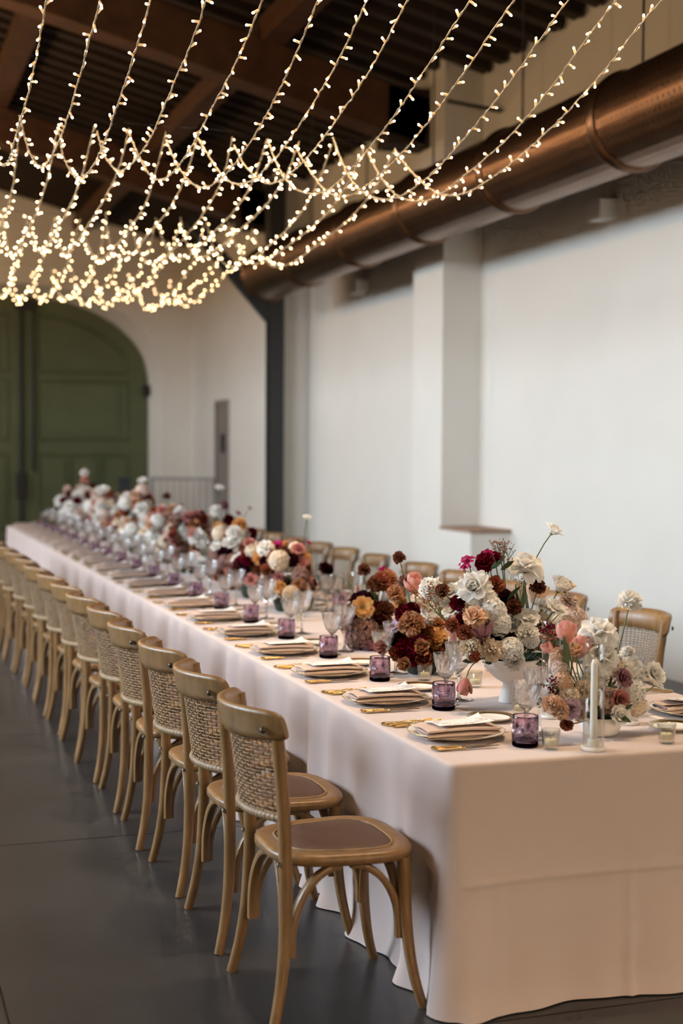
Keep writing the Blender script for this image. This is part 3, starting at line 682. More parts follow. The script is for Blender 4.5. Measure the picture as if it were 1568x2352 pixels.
def fork(L):
    e = empty('table_fork'); P = [(0, 0, .004), (.006, 0, .004), (.03, 0, .0045), (L*.4, 0, .007), (L*.55, 0, .011), (L*.63, 0, .010), (L*.68, 0, .007)]
    MB().tube(P, [.004, .0095, .0085, .0045, .0035, .004, .011], sec=flat, up=(0, 0, 1)).build('handle', M_GOLD, e)
    q = MB(); q.tube([(L*.675, 0, .0072), (L*.73, 0, .006), (L*.78, 0, .0066)], [.0108, .0125, .0125], sec=[(a, b*.28) for a, b in flat], up=(0, 0, 1))
    for k in range(4):
        y = -.0105+.007*k; q.tube([(L*.775, y, .0066), (L*.88, y, .009), (L, y*.98, .0135)], [.0022, .0021, .0013], 5)
    q.build('tine_head', M_GOLD, e)
    return e
def m_tumbler():
    # octagon-cut wall with vertical ridges, thick dark base
    n = 48; R = .0415; prof = [(R*.93, 0), (R, .003), (R, .014), (R, .02), (R, .085), (R*.995, .094), (R*.975, .094), (R*.94, .09), (R*.94, .02), (R*.92, .016), (.0001, .015)]
    rp = lambda a, j: 1+(.012*abs(math.sin(12*a)) if j in (3, 4) else 0)
    out = MB().lathe([(.0001, 0)]+prof, n, ripple=None, mis=[1, 1, 1, 1, 0, 0, 0, 0, 0, 1, 1])
    return out
def tumbler():
    e = empty('tumbler')
    n = 48; R = .0415
    body = MB().lathe([(.0001, .0145), (R*.985, .0145), (R, .018), (R, .03), (R, .045), (R, .06), (R, .075), (R, .088), (R*.995, .096), (R*.972, .097), (R*.94, .094), (R*.94, .05), (R*.94, .02), (R*.90, .017), (.0001, .0165)], 72,
                      ripple=lambda a, j: 1+(.016*(abs(math.sin(6*a+j*PI/2))-.5) if 2 < j < 8 else 0))
    body.build('glass_body', M_PURPLE, e)
    MB().lathe([(.0001, 0), (R*.9, 0), (R*.985, .003), (R, .008), (R, .0135), (R*.985, .0142), (.0001, .0142)], 48).build('glass_base', M_PURPLEBASE, e)
    # star-cut relief: raised prisms on the wall
    q = MB()
    for c in range(6):
        a0 = 2*PI*c/6
        for k in range(8):
            th = PI*k/8; L = .020 if k % 2 == 0 else .0165
            P = []
            for t in (-1, -.5, 0, .5, 1):
                ds, dz = L*t*math.cos(th), L*t*math.sin(th)*1.35; a = a0+ds/R; P.append((R*1.004*math.cos(a), R*1.004*math.sin(a), .054+dz))
            q.tube(P, [.0005, .0014, .0017, .0014, .0005], 4)
    q.build('star_cut_relief', M_PURPLE, e)
    return e
def goblet(h, R):
    e = empty('wine_goblet'); b = h*.52; nf = 14
    f = lambda amp: (lambda a, j: 1+amp*abs(math.cos(nf/2*a)))
    prof = [(.006, b*.0), (.013, b*.06), (R*.62, b*.28), (R*.80, b*.55), (R*.93, b*.8), (R, b)]
    inner = [(R*.965, b), (R*.895, b*.8), (R*.76, b*.56), (R*.56, b*.31), (.0001, b*.20)]
    MB().lathe(prof+inner, 56, smooth=False, ripple=lambda a, j: 1+(.045*(abs(math.cos(nf/2*a+(j % 2)*PI/2))-.5) if 0 < j < 5 else 0), origin=(0, 0, h-b)).build('bowl', M_CRYSTAL, e)
    MB().lathe([(.0001, h-b+.001), (.0065, h-b+.001), (.011, h-b-.006), (.012, h-b-.010), (.0075, h-b-.016), (.0055, h*.3), (.006, h*.12), (.010, .010), (.0001, .008)], 8, smooth=False).build('stem', M_CRYSTAL, e)
    MB().lathe([(.0001, .0075), (.010, .0085), (.024, .0045), (R*.80, .003), (R*.82, .0015), (R*.80, 0), (.0001, 0)], 32).build('foot', M_CRYSTAL, e)
    return e
ME_CH, ME_BR, ME_ME = m_charger(), m_bread(), m_menu(); ME_NA = [m_napkin(s) for s in (1, 2, 3)]
ME_PC = MB().box(-.016, .016, -.028, .028, 0, .0016).mesh('place_card', M_CARD)
PR = {'knife': knife(.215), 'knife2': knife(.19), 'fork': fork(.20), 'fork2': fork(.18), 'tumbler': tumbler(), 'goblet': goblet(.214, .056), 'goblet2': goblet(.188, .049)}
bpy.context.view_layer.update()
SPEC = {k: tree(v) for k, v in PR.items()}; used = set()
def inst(kind, loc, rz, label, cat, group):
    if kind in used: c = copy_tree(SPEC[kind])
    else: c = PR[kind]; used.add(kind)
    c.location = loc; c.rotation_euler = (0, 0, rz); tag(c, label, cat, group); return c
def single(name, me, loc, rz, label, cat, group):
    o = link(bpy.data.objects.new(name, me)); o.location = loc; o.rotation_euler = (0, 0, rz); tag(o, label, cat, group); return o
rs = random.Random(11)
def setting(cx, cy, flip, k, side, full=True):
    r = PI if flip else 0.0
    def L(x, y, z=0): 
        c, s_ = (-1, -1) if flip else (1, 1)
        return (cx+c*x, cy+s_*y, TZ+.001+z)
    o_ = ORD[k]; w_ = '%s from the near end, %s row' % (o_, side); j = lambda a: rs.uniform(-a, a)
    single('charger_plate', ME_CH, L(0, 0), r+j(3), 'gold-rimmed white dinner plate, '+w_, 'plate', side+' dinner plates')
    single('napkin', ME_NA[k % 3], L(.0, -.022, .0068), r+j(.05), 'folded dusty pink linen napkin on a plate, '+w_, 'napkin', side+' napkins')
    me = single('menu_card', ME_ME, L(.006, -.012, .052), r+j(.06), 'white printed menu card on a pink napkin, '+w_, 'menu', side+' menu cards'); me.rotation_euler.x = (-.05 if not flip else .05)
    inst('tumbler', L(.148, -.205), r+j(3), 'purple cut-glass tumbler, '+w_, 'tumbler', side+' purple tumblers')
    inst('goblet', L(.277, -.045), r+j(3), 'tall cut-crystal goblet, '+w_, 'goblet', side+' tall goblets')
    inst('goblet2', L(.193, -.120+j(.004)), r+j(3), 'smaller cut-crystal goblet, '+w_, 'goblet', side+' small goblets')
    single('bread_plate', ME_BR, L(.225, .225), r+j(3), 'small side plate with ornate gold band, '+w_, 'plate', side+' side plates')
    if full:
        inst('knife', L(-.155, -.200), r+j(.02), 'gold-handled table knife next to the edge, '+w_, 'knife', side+' outer knives')
        inst('knife2', L(-.160, -.178), r+j(.02), 'gold-handled knife beside the plate, '+w_, 'knife', side+' inner knives')
        for n, (dy, dx) in enumerate(((.196, -.148), (.222, -.160), (.247, -.168))):
            inst('fork' if n < 2 else 'fork2', L(dx, dy), r+j(.03), '%s gold fork, %s' % (('inner', 'middle', 'outer')[n], w_), 'fork', side+' forks')
        single('place_card', ME_PC, L(.172, .035), r+.2+j(.1), 'small cream place card, '+w_, 'card', side+' place cards')
for k in range(20): setting(.182, .386+.667*k, False, k+1, 'aisle side', full=k < 14)
for k in range(19): setting(1.153, .51+.667*k, True, k+1, 'wall side', full=k < 2)

# ================================================================== fairy-light canopy
def cat_spline(pts, m):
    out = []
    for i in range(len(pts)-1):
        p0, p1, p2, p3 = [Vector(p) for p in (pts[max(i-1, 0)], pts[i], pts[i+1], pts[min(i+2, len(pts)-1)])]
        for j in range(m):
            t = j/m; out.append(.5*((2*p1)+(p2-p0)*t+(2*p0-5*p1+4*p2-p3)*t*t+(3*p1-p0-3*p2+p3)*t*t*t))
    return out+[Vector(pts[-1])]
def bulb_geo():
    q = MB(); q.tube([(0, 0, 0), (0, 0, .003), (0, 0, .019), (0, 0, .0205)], [.003, .0048, .0048, .0042], 6, mi=0)
    q.tube([(0, 0, .0205), (0, 0, .0265), (0, 0, .0295)], [.0046, .0046, .0022], 5, mi=1); return q
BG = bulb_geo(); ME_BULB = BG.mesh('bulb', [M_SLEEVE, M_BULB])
rl_ = random.Random(21)
span_a = [(-3.6, 3.32), (-3.0, 3.02), (-2.2, 2.92), (-1.4, 3.0), (-.5, 3.50)]
span_b = [(-.5, 3.50), (.3, 3.40), (.75, 3.28), (1.2, 3.13), (1.6, 3.02), (2.05, 2.935), (2.45, 2.90), (2.8, 2.96), (3.1, 3.10), (3.34, 3.29)]
span_c = [(3.34, 3.29), (3.6, 3.14), (4.0, 3.03), (4.6, 2.96), (5.2, 2.92), (5.65, 2.95), (6.0, 3.09), (6.28, 3.29)]
span_d = [(6.28, 3.29), (6.55, 3.13), (7.0, 3.02), (7.6, 2.95), (8.15, 2.92), (8.6, 2.96), (8.95, 3.10), (9.22, 3.29)]
NS = 13
for k in range(NS):
    X0 = -1.06+.1775*k; j = lambda a: rl_.uniform(-a, a)
    e = empty('string_light', (X0, 3.34, 3.29))
    tag(e, '%s strand of warm fairy lights from the wall side of the canopy' % ORD[NS-k], 'string light', 'fairy-light canopy strands')
    dz = [j(.05) for _ in range(4)]; wires = []; far = MB()
    for si, sp in enumerate((span_a, span_b, span_c, span_d)):
        sx2 = j(.025)
        pts = [Vector((X0+sx2*math.sin(PI*i/(len(sp)-1))*1.5+j(.008), y+dz[si]*.6*math.sin(PI*i/(len(sp)-1)), z+dz[si]*math.sin(PI*i/(len(sp)-1)))) for i, (y, z) in enumerate(sp)]
        if si in (1, 2, 3): pts[-1].z += j(.05); pts[-1].y += j(.06)
        P = cat_spline(pts, 14); P = [p+Vector((j(.0022), j(.002), j(.0022))) for p in P]
        q = MB(); rel = [p-Vector((X0, 3.34, 3.29)) for p in P]
        n_ = len(rel)                                    # two twisted conductors
        for ph in (0, PI):
            q.tube([p+Vector((0.0021*math.cos(i*1.9+ph), 0, .0021*math.sin(i*1.9+ph))) for i, p in enumerate(rel)], .0025, 5, caps=False)
        q.build('light_cable', M_WIRE, e)
        d = 0; nxt = .03; last = 0
        for a, b in zip(rel[:-1], rel[1:]):
            L = (b-a).length
            while d+L > nxt:
                p = a.lerp(b, (nxt-d)/L); t = (b-a).normalized(); nxt += rl_.uniform(.05, .095) if si == 1 else rl_.uniform(.06, .11)
                ang = rl_.uniform(0, 2*PI); side = t.cross(Vector((0, 0, 1))).normalized(); up_ = side.cross(t)
                dr = (side*math.cos(ang)+up_*math.sin(ang)*.8+t*rl_.uniform(-.9, .2)).normalized(); qn = Vector((0, 0, 1)).rotation_difference(dr)
                if si == 1 and p.y+3.34 > .35:
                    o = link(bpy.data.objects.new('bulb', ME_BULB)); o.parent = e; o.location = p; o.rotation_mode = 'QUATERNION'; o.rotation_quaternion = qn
                else:
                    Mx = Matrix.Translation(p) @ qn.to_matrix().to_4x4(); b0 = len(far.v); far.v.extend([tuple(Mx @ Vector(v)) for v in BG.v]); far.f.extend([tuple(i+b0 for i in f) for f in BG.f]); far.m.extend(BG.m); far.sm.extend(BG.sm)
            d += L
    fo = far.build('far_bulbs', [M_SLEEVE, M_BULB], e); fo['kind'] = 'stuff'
for n, y in enumerate((-.5, 3.34, 6.28, 9.22)):
    o = MB().tube([(LX, y, 3.42), (X0-2.13, y, 3.315 if n else 3.52), (X0, y, 3.315 if n else 3.52), (WX if n else WX, y, 3.45)], .0006, 5).build('support_cable', M_STEEL)
    tag(o, '%s thin steel cable carrying the fairy lights, counted from the camera' % ORD[n+1], 'cable', 'canopy support cables')

# ================================================================== flowers
def petal_ring(mb, n, r0, L, Wd, a0, a1, rnd, cup=.25, ruf=0.0, z0=0.0, phase=0.0, nu=5, nv=4, jit=.12, power=.6, kr=3.0):
    for i in range(n):
        ph = phase+2*PI*i/n+rnd.uniform(-jit, jit); l = L*rnd.uniform(.9, 1.08); w = Wd*rnd.uniform(.9, 1.08)
        b0, b1 = math.radians(a0+rnd.uniform(-6, 6)), math.radians(a1+rnd.uniform(-10, 10))
        cr, sr = math.cos(ph), math.sin(ph); vs = []; x = r0; z = z0; pp = rnd.uniform(0, 6.3)
        for u in range(nu+1):
            t = u/nu; a = b0+(b1-b0)*t*t
            if u: x += math.sin(a)*l/nu; z += math.cos(a)*l/nu
            ww = w*(math.sin(PI*(.10+.74*t))**power)*(1 if t < 1 else .86)
            for v in range(nv+1):
                q = -1+2*v/nv; off = cup*ww*q*q*(1-.35*t)+ruf*t*t*math.sin(kr*q*PI/2+pp+i)*1.0
                # inward normal of the petal
                nx_, nz_ = -math.cos(a), math.sin(a)
                px_, py_, pz_ = x+nx_*off, q*ww/2, z+nz_*off+(ruf*.5*t*math.cos(4*q+pp))
                vs.append((px_*cr-py_*sr, px_*sr+py_*cr, pz_))
        m = nv+1
        mb.add(vs, [(u*m+v, u*m+v+1, (u+1)*m+v+1, (u+1)*m+v) for u in range(nu) for v in range(nv)])
def calyx(mb, r=.10, mi=1): mb.lathe([(.03, -.10), (r*.75, -.04), (r, .02), (r*.8, .08)], 8, mi=mi)
def f_rose(seed, reflex=True):
    r = random.Random(seed); mb = MB()
    petal_ring(mb, 3, .005, .34, .26, 0, -30, r, .55, z0=.20); petal_ring(mb, 4, .03, .40, .30, 8, -22, r, .5, z0=.14, phase=.5)
    petal_ring(mb, 4, .05, .46, .40, 12, -5, r, .5, .02, z0=.08, nu=6); petal_ring(mb, 5, .07, .50, .46, 22, 30, r, .45, .03, z0=.03, phase=.4, nu=7)
    petal_ring(mb, 5, .08, .54, .46, 34, 95 if reflex else 50, r, .38, .045, 0, phase=.9, nu=8, nv=6, jit=.25)
    if reflex:
        petal_ring(mb, 5, .08, .58, .46, 50, 150, r, .30, .06, -.02, phase=.3, nu=8, nv=6, jit=.3, power=.75); petal_ring(mb, 6, .07, .52, .42, 78, 165, r, .22, .06, -.05, phase=.7, nu=8, nv=6, jit=.3, power=.8)
    calyx(mb); return mb
def f_carnation(seed):
    r = random.Random(seed); mb = MB()
    for k, (n, a) in enumerate(((6, 4), (8, 18), (9, 34), (10, 50), (10, 68), (9, 88))):
        petal_ring(mb, n, .02, .46-.02*abs(k-2), .30, a, a+16, r, .1, .045, .02*(5-k), phase=k*.37, nu=4, nv=5, jit=.3, power=.45, kr=7)
    calyx(mb, .09); return mb
def f_lisianthus(seed):
    r = random.Random(seed); mb = MB()
    petal_ring(mb, 4, .03, .36, .36, 12, 8, r, .45, .03, .06); petal_ring(mb, 5, .05, .44, .46, 26, 50, r, .3, .04, .02, phase=.5, kr=5); petal_ring(mb, 6, .06, .50, .50, 42, 88, r, .15, .05, 0, phase=.1, kr=5)
    mb.lathe([(.0001, .26), (.03, .24), (.035, .1)], 6, mi=1); calyx(mb); return mb
def f_tulip(seed):
    r = random.Random(seed); mb = MB()
    petal_ring(mb, 3, .05, .82, .50, 38, -22, r, .45, .01, 0, nu=7, jit=.05); petal_ring(mb, 3, .07, .85, .52, 48, -12, r, .4, .012, 0, phase=PI/3, nu=7, jit=.05); return mb
def f_pompon(seed, fine=False):
    r = random.Random(seed); mb = MB()
    for a, n in ((6, 5), (22, 11), (40, 16), (58, 19), (78, 20), (98, 18), (118, 14)):
        petal_ring(mb, n, .12, .30, .13 if fine else .17, a, a+8, r, .5, .008, .02, phase=a, nu=3, nv=2, jit=.25, power=.4)
    mb.lathe([(.0001, .2), (.12, .15), (.17, .02), (.12, -.1), (.0001, -.12)], 10); calyx(mb); return mb
def f_cluster(seed, tall=1.0):
    r = random.Random(seed); mb = MB(); N = int(46*(1+.5*(tall-1)))
    for i in range(N):
        z = 1-2*(i+.5)/N*.86; rr = math.sqrt(max(0, 1-z*z)); a = i*2.39996
        d = Vector((rr*math.cos(a), rr*math.sin(a), z)); p = Vector((d.x*.36, d.y*.36, d.z*.36*tall+.12)); q = Vector((0, 0, 1)).rotation_difference((d+Vector((r.uniform(-.25, .25), r.uniform(-.25, .25), 0))).normalized()).to_matrix()
        t = MB(); petal_ring(t, 4, .004, .125, .135, 55, 88, r, .15, .012, 0, phase=r.uniform(0, 6), nu=2, nv=2); petal_ring(t, 3, .002, .07, .07, 20, 50, r, .2, .01, .01, phase=r.uniform(0, 6), nu=2, nv=2)
        mb.add([p+q @ Vector(v) for v in t.v], t.f)
    mb.lathe([(.0001, .12+.30*tall), (.2, .12+.2*tall), (.28, .12), (.2, .12-.2*tall), (.0001, .12-.3*tall)], 10, mi=0); return mb
def f_nerine(seed):
    r = random.Random(seed); mb = MB()
    for k in range(4):
        t = MB(); petal_ring(t, 5, .02, .42, .15, 30, 130, r, .25, .02, 0, phase=k, nu=6, nv=2, jit=.3)
        q = Matrix.Rotation(r.uniform(.3, 1.0), 3, Vector((math.cos(k*1.7), math.sin(k*1.7), 0))); o = q @ Vector((0, 0, .22)); mb.add([q @ Vector(v)+o for v in t.v], t.f); mb.tube([(0, 0, 0), o], .018, 5, mi=1)
    return mb
def f_berries(seed):
    r = random.Random(seed); mb = MB()
    for i in range(70):
        a, z = r.uniform(0, 2*PI), r.uniform(0, 1); d = Vector((math.cos(a)*.36*math.sqrt(r.random())*(.5+.5*z), math.sin(a)*.36*math.sqrt(r.random())*(.5+.5*z), .05+.62*z)); s_ = r.uniform(.030, .048)
        mb.add([d+Vector(v)*s_ for v in ((1, 0, 0), (0, 1, 0), (-1, 0, 0), (0, -1, 0), (0, 0, 1.2), (0, 0, -1))], [(0, 1, 4), (1, 2, 4), (2, 3, 4), (3, 0, 4), (1, 0, 5), (2, 1, 5), (3, 2, 5), (0, 3, 5)])
        if i % 4 == 0: mb.tube([(0, 0, -.1), d*.5, d], .010, 4, mi=1)
    return mb
def f_sprig(seed):
    r = random.Random(seed); mb = MB()
    for k in range(7):
        a = r.uniform(0, 6.3); d = Vector((math.cos(a)*.35, math.sin(a)*.35, .75+r.uniform(-.25, .2))); mb.tube([(0, 0, 0), d*.5+Vector((0, 0, .08)), d], .010, 4, mi=1)
        for i in range(9):
            p = d*r.uniform(.45, 1.05)+Vector((r.uniform(-.08, .08), r.uniform(-.08, .08), r.uniform(-.06, .06))); s_ = r.uniform(.018, .034)
            mb.add([p+Vector(v)*s_ for v in ((1, 0, 0), (0, 1, 0), (-1, 0, 0), (0, -1, 0), (0, 0, 1.2), (0, 0, -1))], [(0, 1, 4), (1, 2, 4), (2, 3, 4), (3, 0, 4), (1, 0, 5), (2, 1, 5), (3, 2, 5), (0, 3, 5)])
    return mb
def f_anemone(seed):
    r = random.Random(seed); mb = MB(); petal_ring(mb, 6, .04, .44, .40, 40, 92, r, .12, .03, 0, nu=5, kr=4); petal_ring(mb, 7, .03, .36, .32, 28, 70, r, .2, .03, .03, phase=.4, kr=4)
    mb.lathe([(.0001, .14), (.07, .12), (.10, .06), (.09, .02)], 10, mi=1); calyx(mb); return mb
FM = {}
M_CENTRE = mat('flower_centre', (.20, .22, .06), .7)
def diam(mb):
    xs_ = [v[0] for v in mb.v]; ys_ = [v[1] for v in mb.v]; return max(max(xs_)-min(xs_), max(ys_)-min(ys_))
for nm, fn in {'rose': f_rose, 'cup_rose': lambda s_: f_rose(s_, False), 'carnation': f_carnation, 'lisianthus': f_lisianthus, 'tulip': f_tulip, 'pompon': f_pompon, 'scabiosa': lambda s_: f_pompon(s_, True), 'stock': lambda s_: f_cluster(s_, 1.35), 'hydrangea': f_cluster, 'nerine': f_nerine, 'sedum': f_berries, 'sprig': f_sprig, 'anemone': f_anemone}.items():
    FM[nm] = []
    for sd in (1, 2):
        mb = fn(sd); d = diam(mb); mb.v = [tuple(c/d for c in v) for v in mb.v]
        me = mb.mesh(nm, [M_STEM, M_CENTRE if nm in ('anemone', 'lisianthus') else M_STEM]); FM[nm].append(me)
PC = {k: petal_mat(k+'_petal', *v) for k, v in {
    'white': ((.93, .915, .88), .05, .38), 'cream': ((.88, .77, .62), .08, .28), 'blush': ((.84, .69, .61), .1, .3), 'peach': ((.86, .61, .44), .1, .3), 'apricot': ((.80, .46, .18), .14, .3),
    'tan': ((.58, .30, .16), .16, .25), 'rust': ((.36, .11, .06), .2, .2), 'brown': ((.20, .075, .04), .2, .2), 'burgundy': ((.16, .008, .022), .2, .2), 'maroon': ((.045, .008, .016), .2, .15),
    'magenta': ((.44, .03, .14), .18, .3), 'coral': ((.82, .43, .36), .12, .3), 'dustpink': ((.56, .24, .22), .14, .3), 'lilac': ((.62, .46, .58), .12, .3), 'mauve': ((.40, .20, .24), .15, .3), 'taupe': ((.34, .20, .17), .2, .2), 'green': ((.20, .22, .09), .2, .2)}.items()}
leaf = MB(); vs = []
for u in range(7):
    t = u/6; wv = .16*math.sin(PI*min(1, .05+t*.95))**.8
    for q in (-1, 0, 1): vs.append((q*wv, -.12*t*t+.03*abs(q), t))
leaf.add(vs, [(u*3+k, u*3+k+1, (u+1)*3+k+1, (u+1)*3+k) for u in range(6) for k in range(2)]); ME_LEAF = leaf.mesh('leaf', M_LEAF)
leaf2 = MB(); vs = []
for u in range(11):
    t = u/10; wv = .075*math.sin(PI*min(1, .12+t*.88))**.6
    for q in (-1, 0, 1): vs.append((q*wv, -.10*t*t+.035*abs(q)+.03*math.sin(6*t), t))
leaf2.add(vs, [(u*3+k, u*3+k+1, (u+1)*3+k+1, (u+1)*3+k) for u in range(10) for k in range(2)]); ME_LEAF2 = leaf2.mesh('tulip_leaf', M_LEAF2)
rf = random.Random(5)
def orient(d, spin=None):
    q = Vector((0, 0, 1)).rotation_difference(Vector(d).normalized()); return q @ Quaternion((0, 0, 1), rf.uniform(0, 6.3) if spin is None else spin)
def bloom(root, base, kind, colr, p, dia, axis=None, stem=True, foam=None, stem_r=.0024):
    o = link(bpy.data.objects.new('%s_%s' % (colr, kind), rf.choice(FM[kind]))); o.parent = root
    o.material_slots[0].link = 'OBJECT'; o.material_slots[0].material = PC[colr]
    foam = foam or (base+Vector((0, 0, .02)))
    d = Vector(axis) if axis is not None else ((p-foam).normalized()+Vector((-.30, -.55, .25)) if kind not in ('tulip', 'sedum', 'sprig', 'nerine', 'stock') else (p-foam).normalized()+Vector((-.1, -.15, .5)))
    d.normalize()
    org = p-d*dia*(.30 if kind in ('tulip', 'stock', 'sedum', 'sprig') else .18)
    rel = org-base; o.location = rel; o.rotation_mode = 'QUATERNION'; o.rotation_quaternion = orient(d); o.scale = (dia,)*3
    if stem:
        a = foam+Vector((rf.uniform(-.02, .02), rf.uniform(-.02, .02), 0)); L = (org-a).length; c = org-d*L*.35; P = []
        for k in range(9):
            t = k/8; P.append((a*(1-t)**2+c*2*t*(1-t)+org*t*t))
        inv = (Matrix.Translation(org) @ o.rotation_quaternion.to_matrix().to_4x4() @ Matrix.Scale(dia, 4)).inverted()
        MB().tube([inv @ q for q in P], stem_r/dia, 6).build('stem', M_STEM, o)
    return o
def leaf_at(root, base, p, d, size, me=None, spin=None):
    o = link(bpy.data.objects.new('leaf' if me is None else 'tulip_leaf', me or ME_LEAF)); o.parent = root; o.location = p-base; o.rotation_mode = 'QUATERNION'; o.rotation_quaternion = orient(d, spin); o.scale = (size,)*3
def arrangement(base, label, vessel):
    e = empty('floral_arrangement', base); tag(e, label, 'flower arrangement', 'flower arrangements down the table')
    if vessel == 'compote':
        MB().lathe([(.0001, 0), (.043, 0), (.045, .004), (.036, .04), (.030, .068), (.032, .074), (.060, .090), (.090, .120), (.108, .158), (.110, .165), (.106, .165), (.086, .128), (.055, .098), (.0001, .09)], 48).build('footed_bowl', M_CERAMIC, e)
        MB().lathe([(.0001, .165), (.06, .163), (.098, .150)], 20).build('floral_foam', M_DARKLEAF, e)
    elif vessel == 'low':
        MB().lathe([(.0001, 0), (.045, 0), (.058, .008), (.068, .03), (.071, .062), (.067, .062), (.060, .02), (.0001, .012)], 40).build('low_bowl', M_CERAMIC, e)
        MB().lathe([(.0001, .075), (.04, .07), (.066, .055)], 16).build('floral_foam', M_DARKLEAF, e)
    else:
        MB().lathe([(.0001, 0), (.05, 0), (.062, .01), (.075, .05), (.078, .07), (.0001, .085)], 32).build('dark_bowl', M_DARKLEAF, e)
    return e
def build_arr(base, label, vessel, fz, items, nleaf=10, spread=.12):
    base = Vector(base); e = arrangement(base, label, vessel); foam = base+Vector((0, 0, fz))
    for it in items:
        px, py, dpx, kind, colr = it[:5]; dy = it[5] if len(it) > 5 else 0.0; ax = it[6] if len(it) > 6 else None
        p = at(px, py, base.y+dy); bloom(e, base, kind, colr, p, 1.14*dpx*depth(p)/F_PX, ax, True, foam)
    for k in range(nleaf):
        a = rf.uniform(0, 6.3); d = Vector((math.cos(a), math.sin(a), rf.uniform(-.1, .9))); leaf_at(e, base, foam+Vector((math.cos(a)*.04, math.sin(a)*.04, .01)), d, rf.uniform(.05, .095))
    return e
# near arrangement in the white footed bowl
A = [(1205, 1296, 82, 'rose', 'white', -.02, (-.10, -.25, .95)), (1088, 1348, 80, 'rose', 'white', -.05, (-.55, -.75, .35)), (1272, 1218, 46, 'lisianthus', 'white', .02, (.5, -.3, .75)),
     (1074, 1290, 40, 'nerine', 'magenta', .02), (1120, 1275, 38, 'nerine', 'magenta', .04), (1066, 1306, 26, 'nerine', 'magenta', .0), (1114, 1292, 46, 'carnation', 'burgundy', .0), (1135, 1280, 30, 'carnation', 'burgundy', .03), (1156, 1292, 62, 'sprig', 'taupe', .03), (1150, 1272, 40, 'sedum', 'taupe', .05),
     (1138, 1342, 40, 'carnation', 'rust', -.04), (1155, 1368, 46, 'pompon', 'maroon', .0), (1132, 1398, 56, 'stock', 'white', -.08), (1120, 1372, 40, 'hydrangea', 'white', -.06), (1145, 1425, 50, 'stock', 'white', -.09),
     (1177, 1394, 38, 'carnation', 'brown', -.06), (1236, 1346, 36, 'carnation', 'brown', -.02), (1089, 1415, 56, 'rose', 'peach', -.10, (-.5, -.6, .6)), (1066, 1452, 38, 'carnation', 'rust', -.10), (1037, 1434, 32, 'carnation', 'rust', -.06), (1015, 1356, 32, 'carnation', 'brown', .05),
     (1107, 1452, 52, 'tulip', 'mauve', -.08), (1079, 1487, 50, 'carnation', 'cream', -.11), (1129, 1494, 52, 'carnation', 'cream', -.12), (1105, 1478, 44, 'carnation', 'peach', -.08), (1172, 1492, 56, 'hydrangea', 'white', -.13), (1180, 1518, 48, 'carnation', 'white', -.13), (1212, 1454, 50, 'carnation', 'white', -.10), (1220, 1470, 36, 'hydrangea', 'white', -.08),
     (1212, 1419, 54, 'lisianthus', 'white', -.06), (1172, 1434, 52, 'lisianthus', 'white', -.04), (1247, 1391, 48, 'lisianthus', 'white', .0), (1240, 1420, 50, 'lisianthus', 'cream', .02), (1285, 1350, 44, 'cup_rose', 'white', .0), (1276, 1396, 50, 'lisianthus', 'white', -.04), (1306, 1381, 40, 'carnation', 'blush', .03), (1300, 1352, 34, 'cup_rose', 'cream', .05),
     (1227, 1372, 48, 'tulip', 'peach', .06), (1318, 1421, 62, 'hydrangea', 'blush', .10), (1290, 1432, 46, 'hydrangea', 'cream', .08), (1068, 1568, 34, 'tulip', 'dustpink', -.17, (-.25, -.1, -.9)), (1089, 1508, 26, 'carnation', 'rust', -.14),
     (984, 1346, 56, 'rose', 'white', .12), (1036, 1358, 46, 'lisianthus', 'white', .10), (1010, 1372, 40, 'hydrangea', 'white', .12), (1050, 1385, 36, 'carnation', 'burgundy', .02), (1060, 1425, 36, 'carnation', 'burgundy', .0), (1003, 1400, 62, 'sprig', 'rust', -.04), (985, 1385, 50, 'sprig', 'rust', .0), (1230, 1480, 52, 'sedum', 'taupe', -.05), (1200, 1480, 50, 'sedum', 'taupe', .0),
     (1150, 1455, 50, 'pompon', 'maroon', .0), (1185, 1455, 44, 'carnation', 'taupe', .03), (1250, 1440, 44, 'carnation', 'brown', .06), (1035, 1400, 44, 'lisianthus', 'cream', .08), (1195, 1350, 40, 'sprig', 'taupe', .06)]
eA = build_arr((.625, .912, TZ+.001), 'tall white and rust flower arrangement in a white footed bowl', 'compote', .15, A, 26)
b_ = Vector((.625, .912, TZ))
for px, py, dx in ((1196, 1400, .02), (1190, 1395, -.03), (1205, 1395, .05)): leaf_at(eA, b_, at(px, py+40, .90), (dx, -.05, 1), .15, ME_LEAF2)
for px, py, d, z_ in ((1215, 1500, (.9, -.3, -.1), .12), (1225, 1490, (1, -.2, .2), .13), (1235, 1505, (.8, -.5, -.3), .11), (1205, 1510, (.5, -.9, -.2), .10), (1140, 1305, (-.3, -.3, .8), .06), (1125, 1308, (.5, -.4, .5), .06), (1150, 1310, (.7, -.3, .6), .06), (1100, 1510, (-.9, -.5, -.1), .09), (1120, 1515, (-.4, -1, -.2), .08), (1195, 1470, (.6, -.6, .6), .09), (1165, 1380, (.4, -.5, .8), .08)): leaf_at(eA, b_, at(px, py, .88), d, z_)
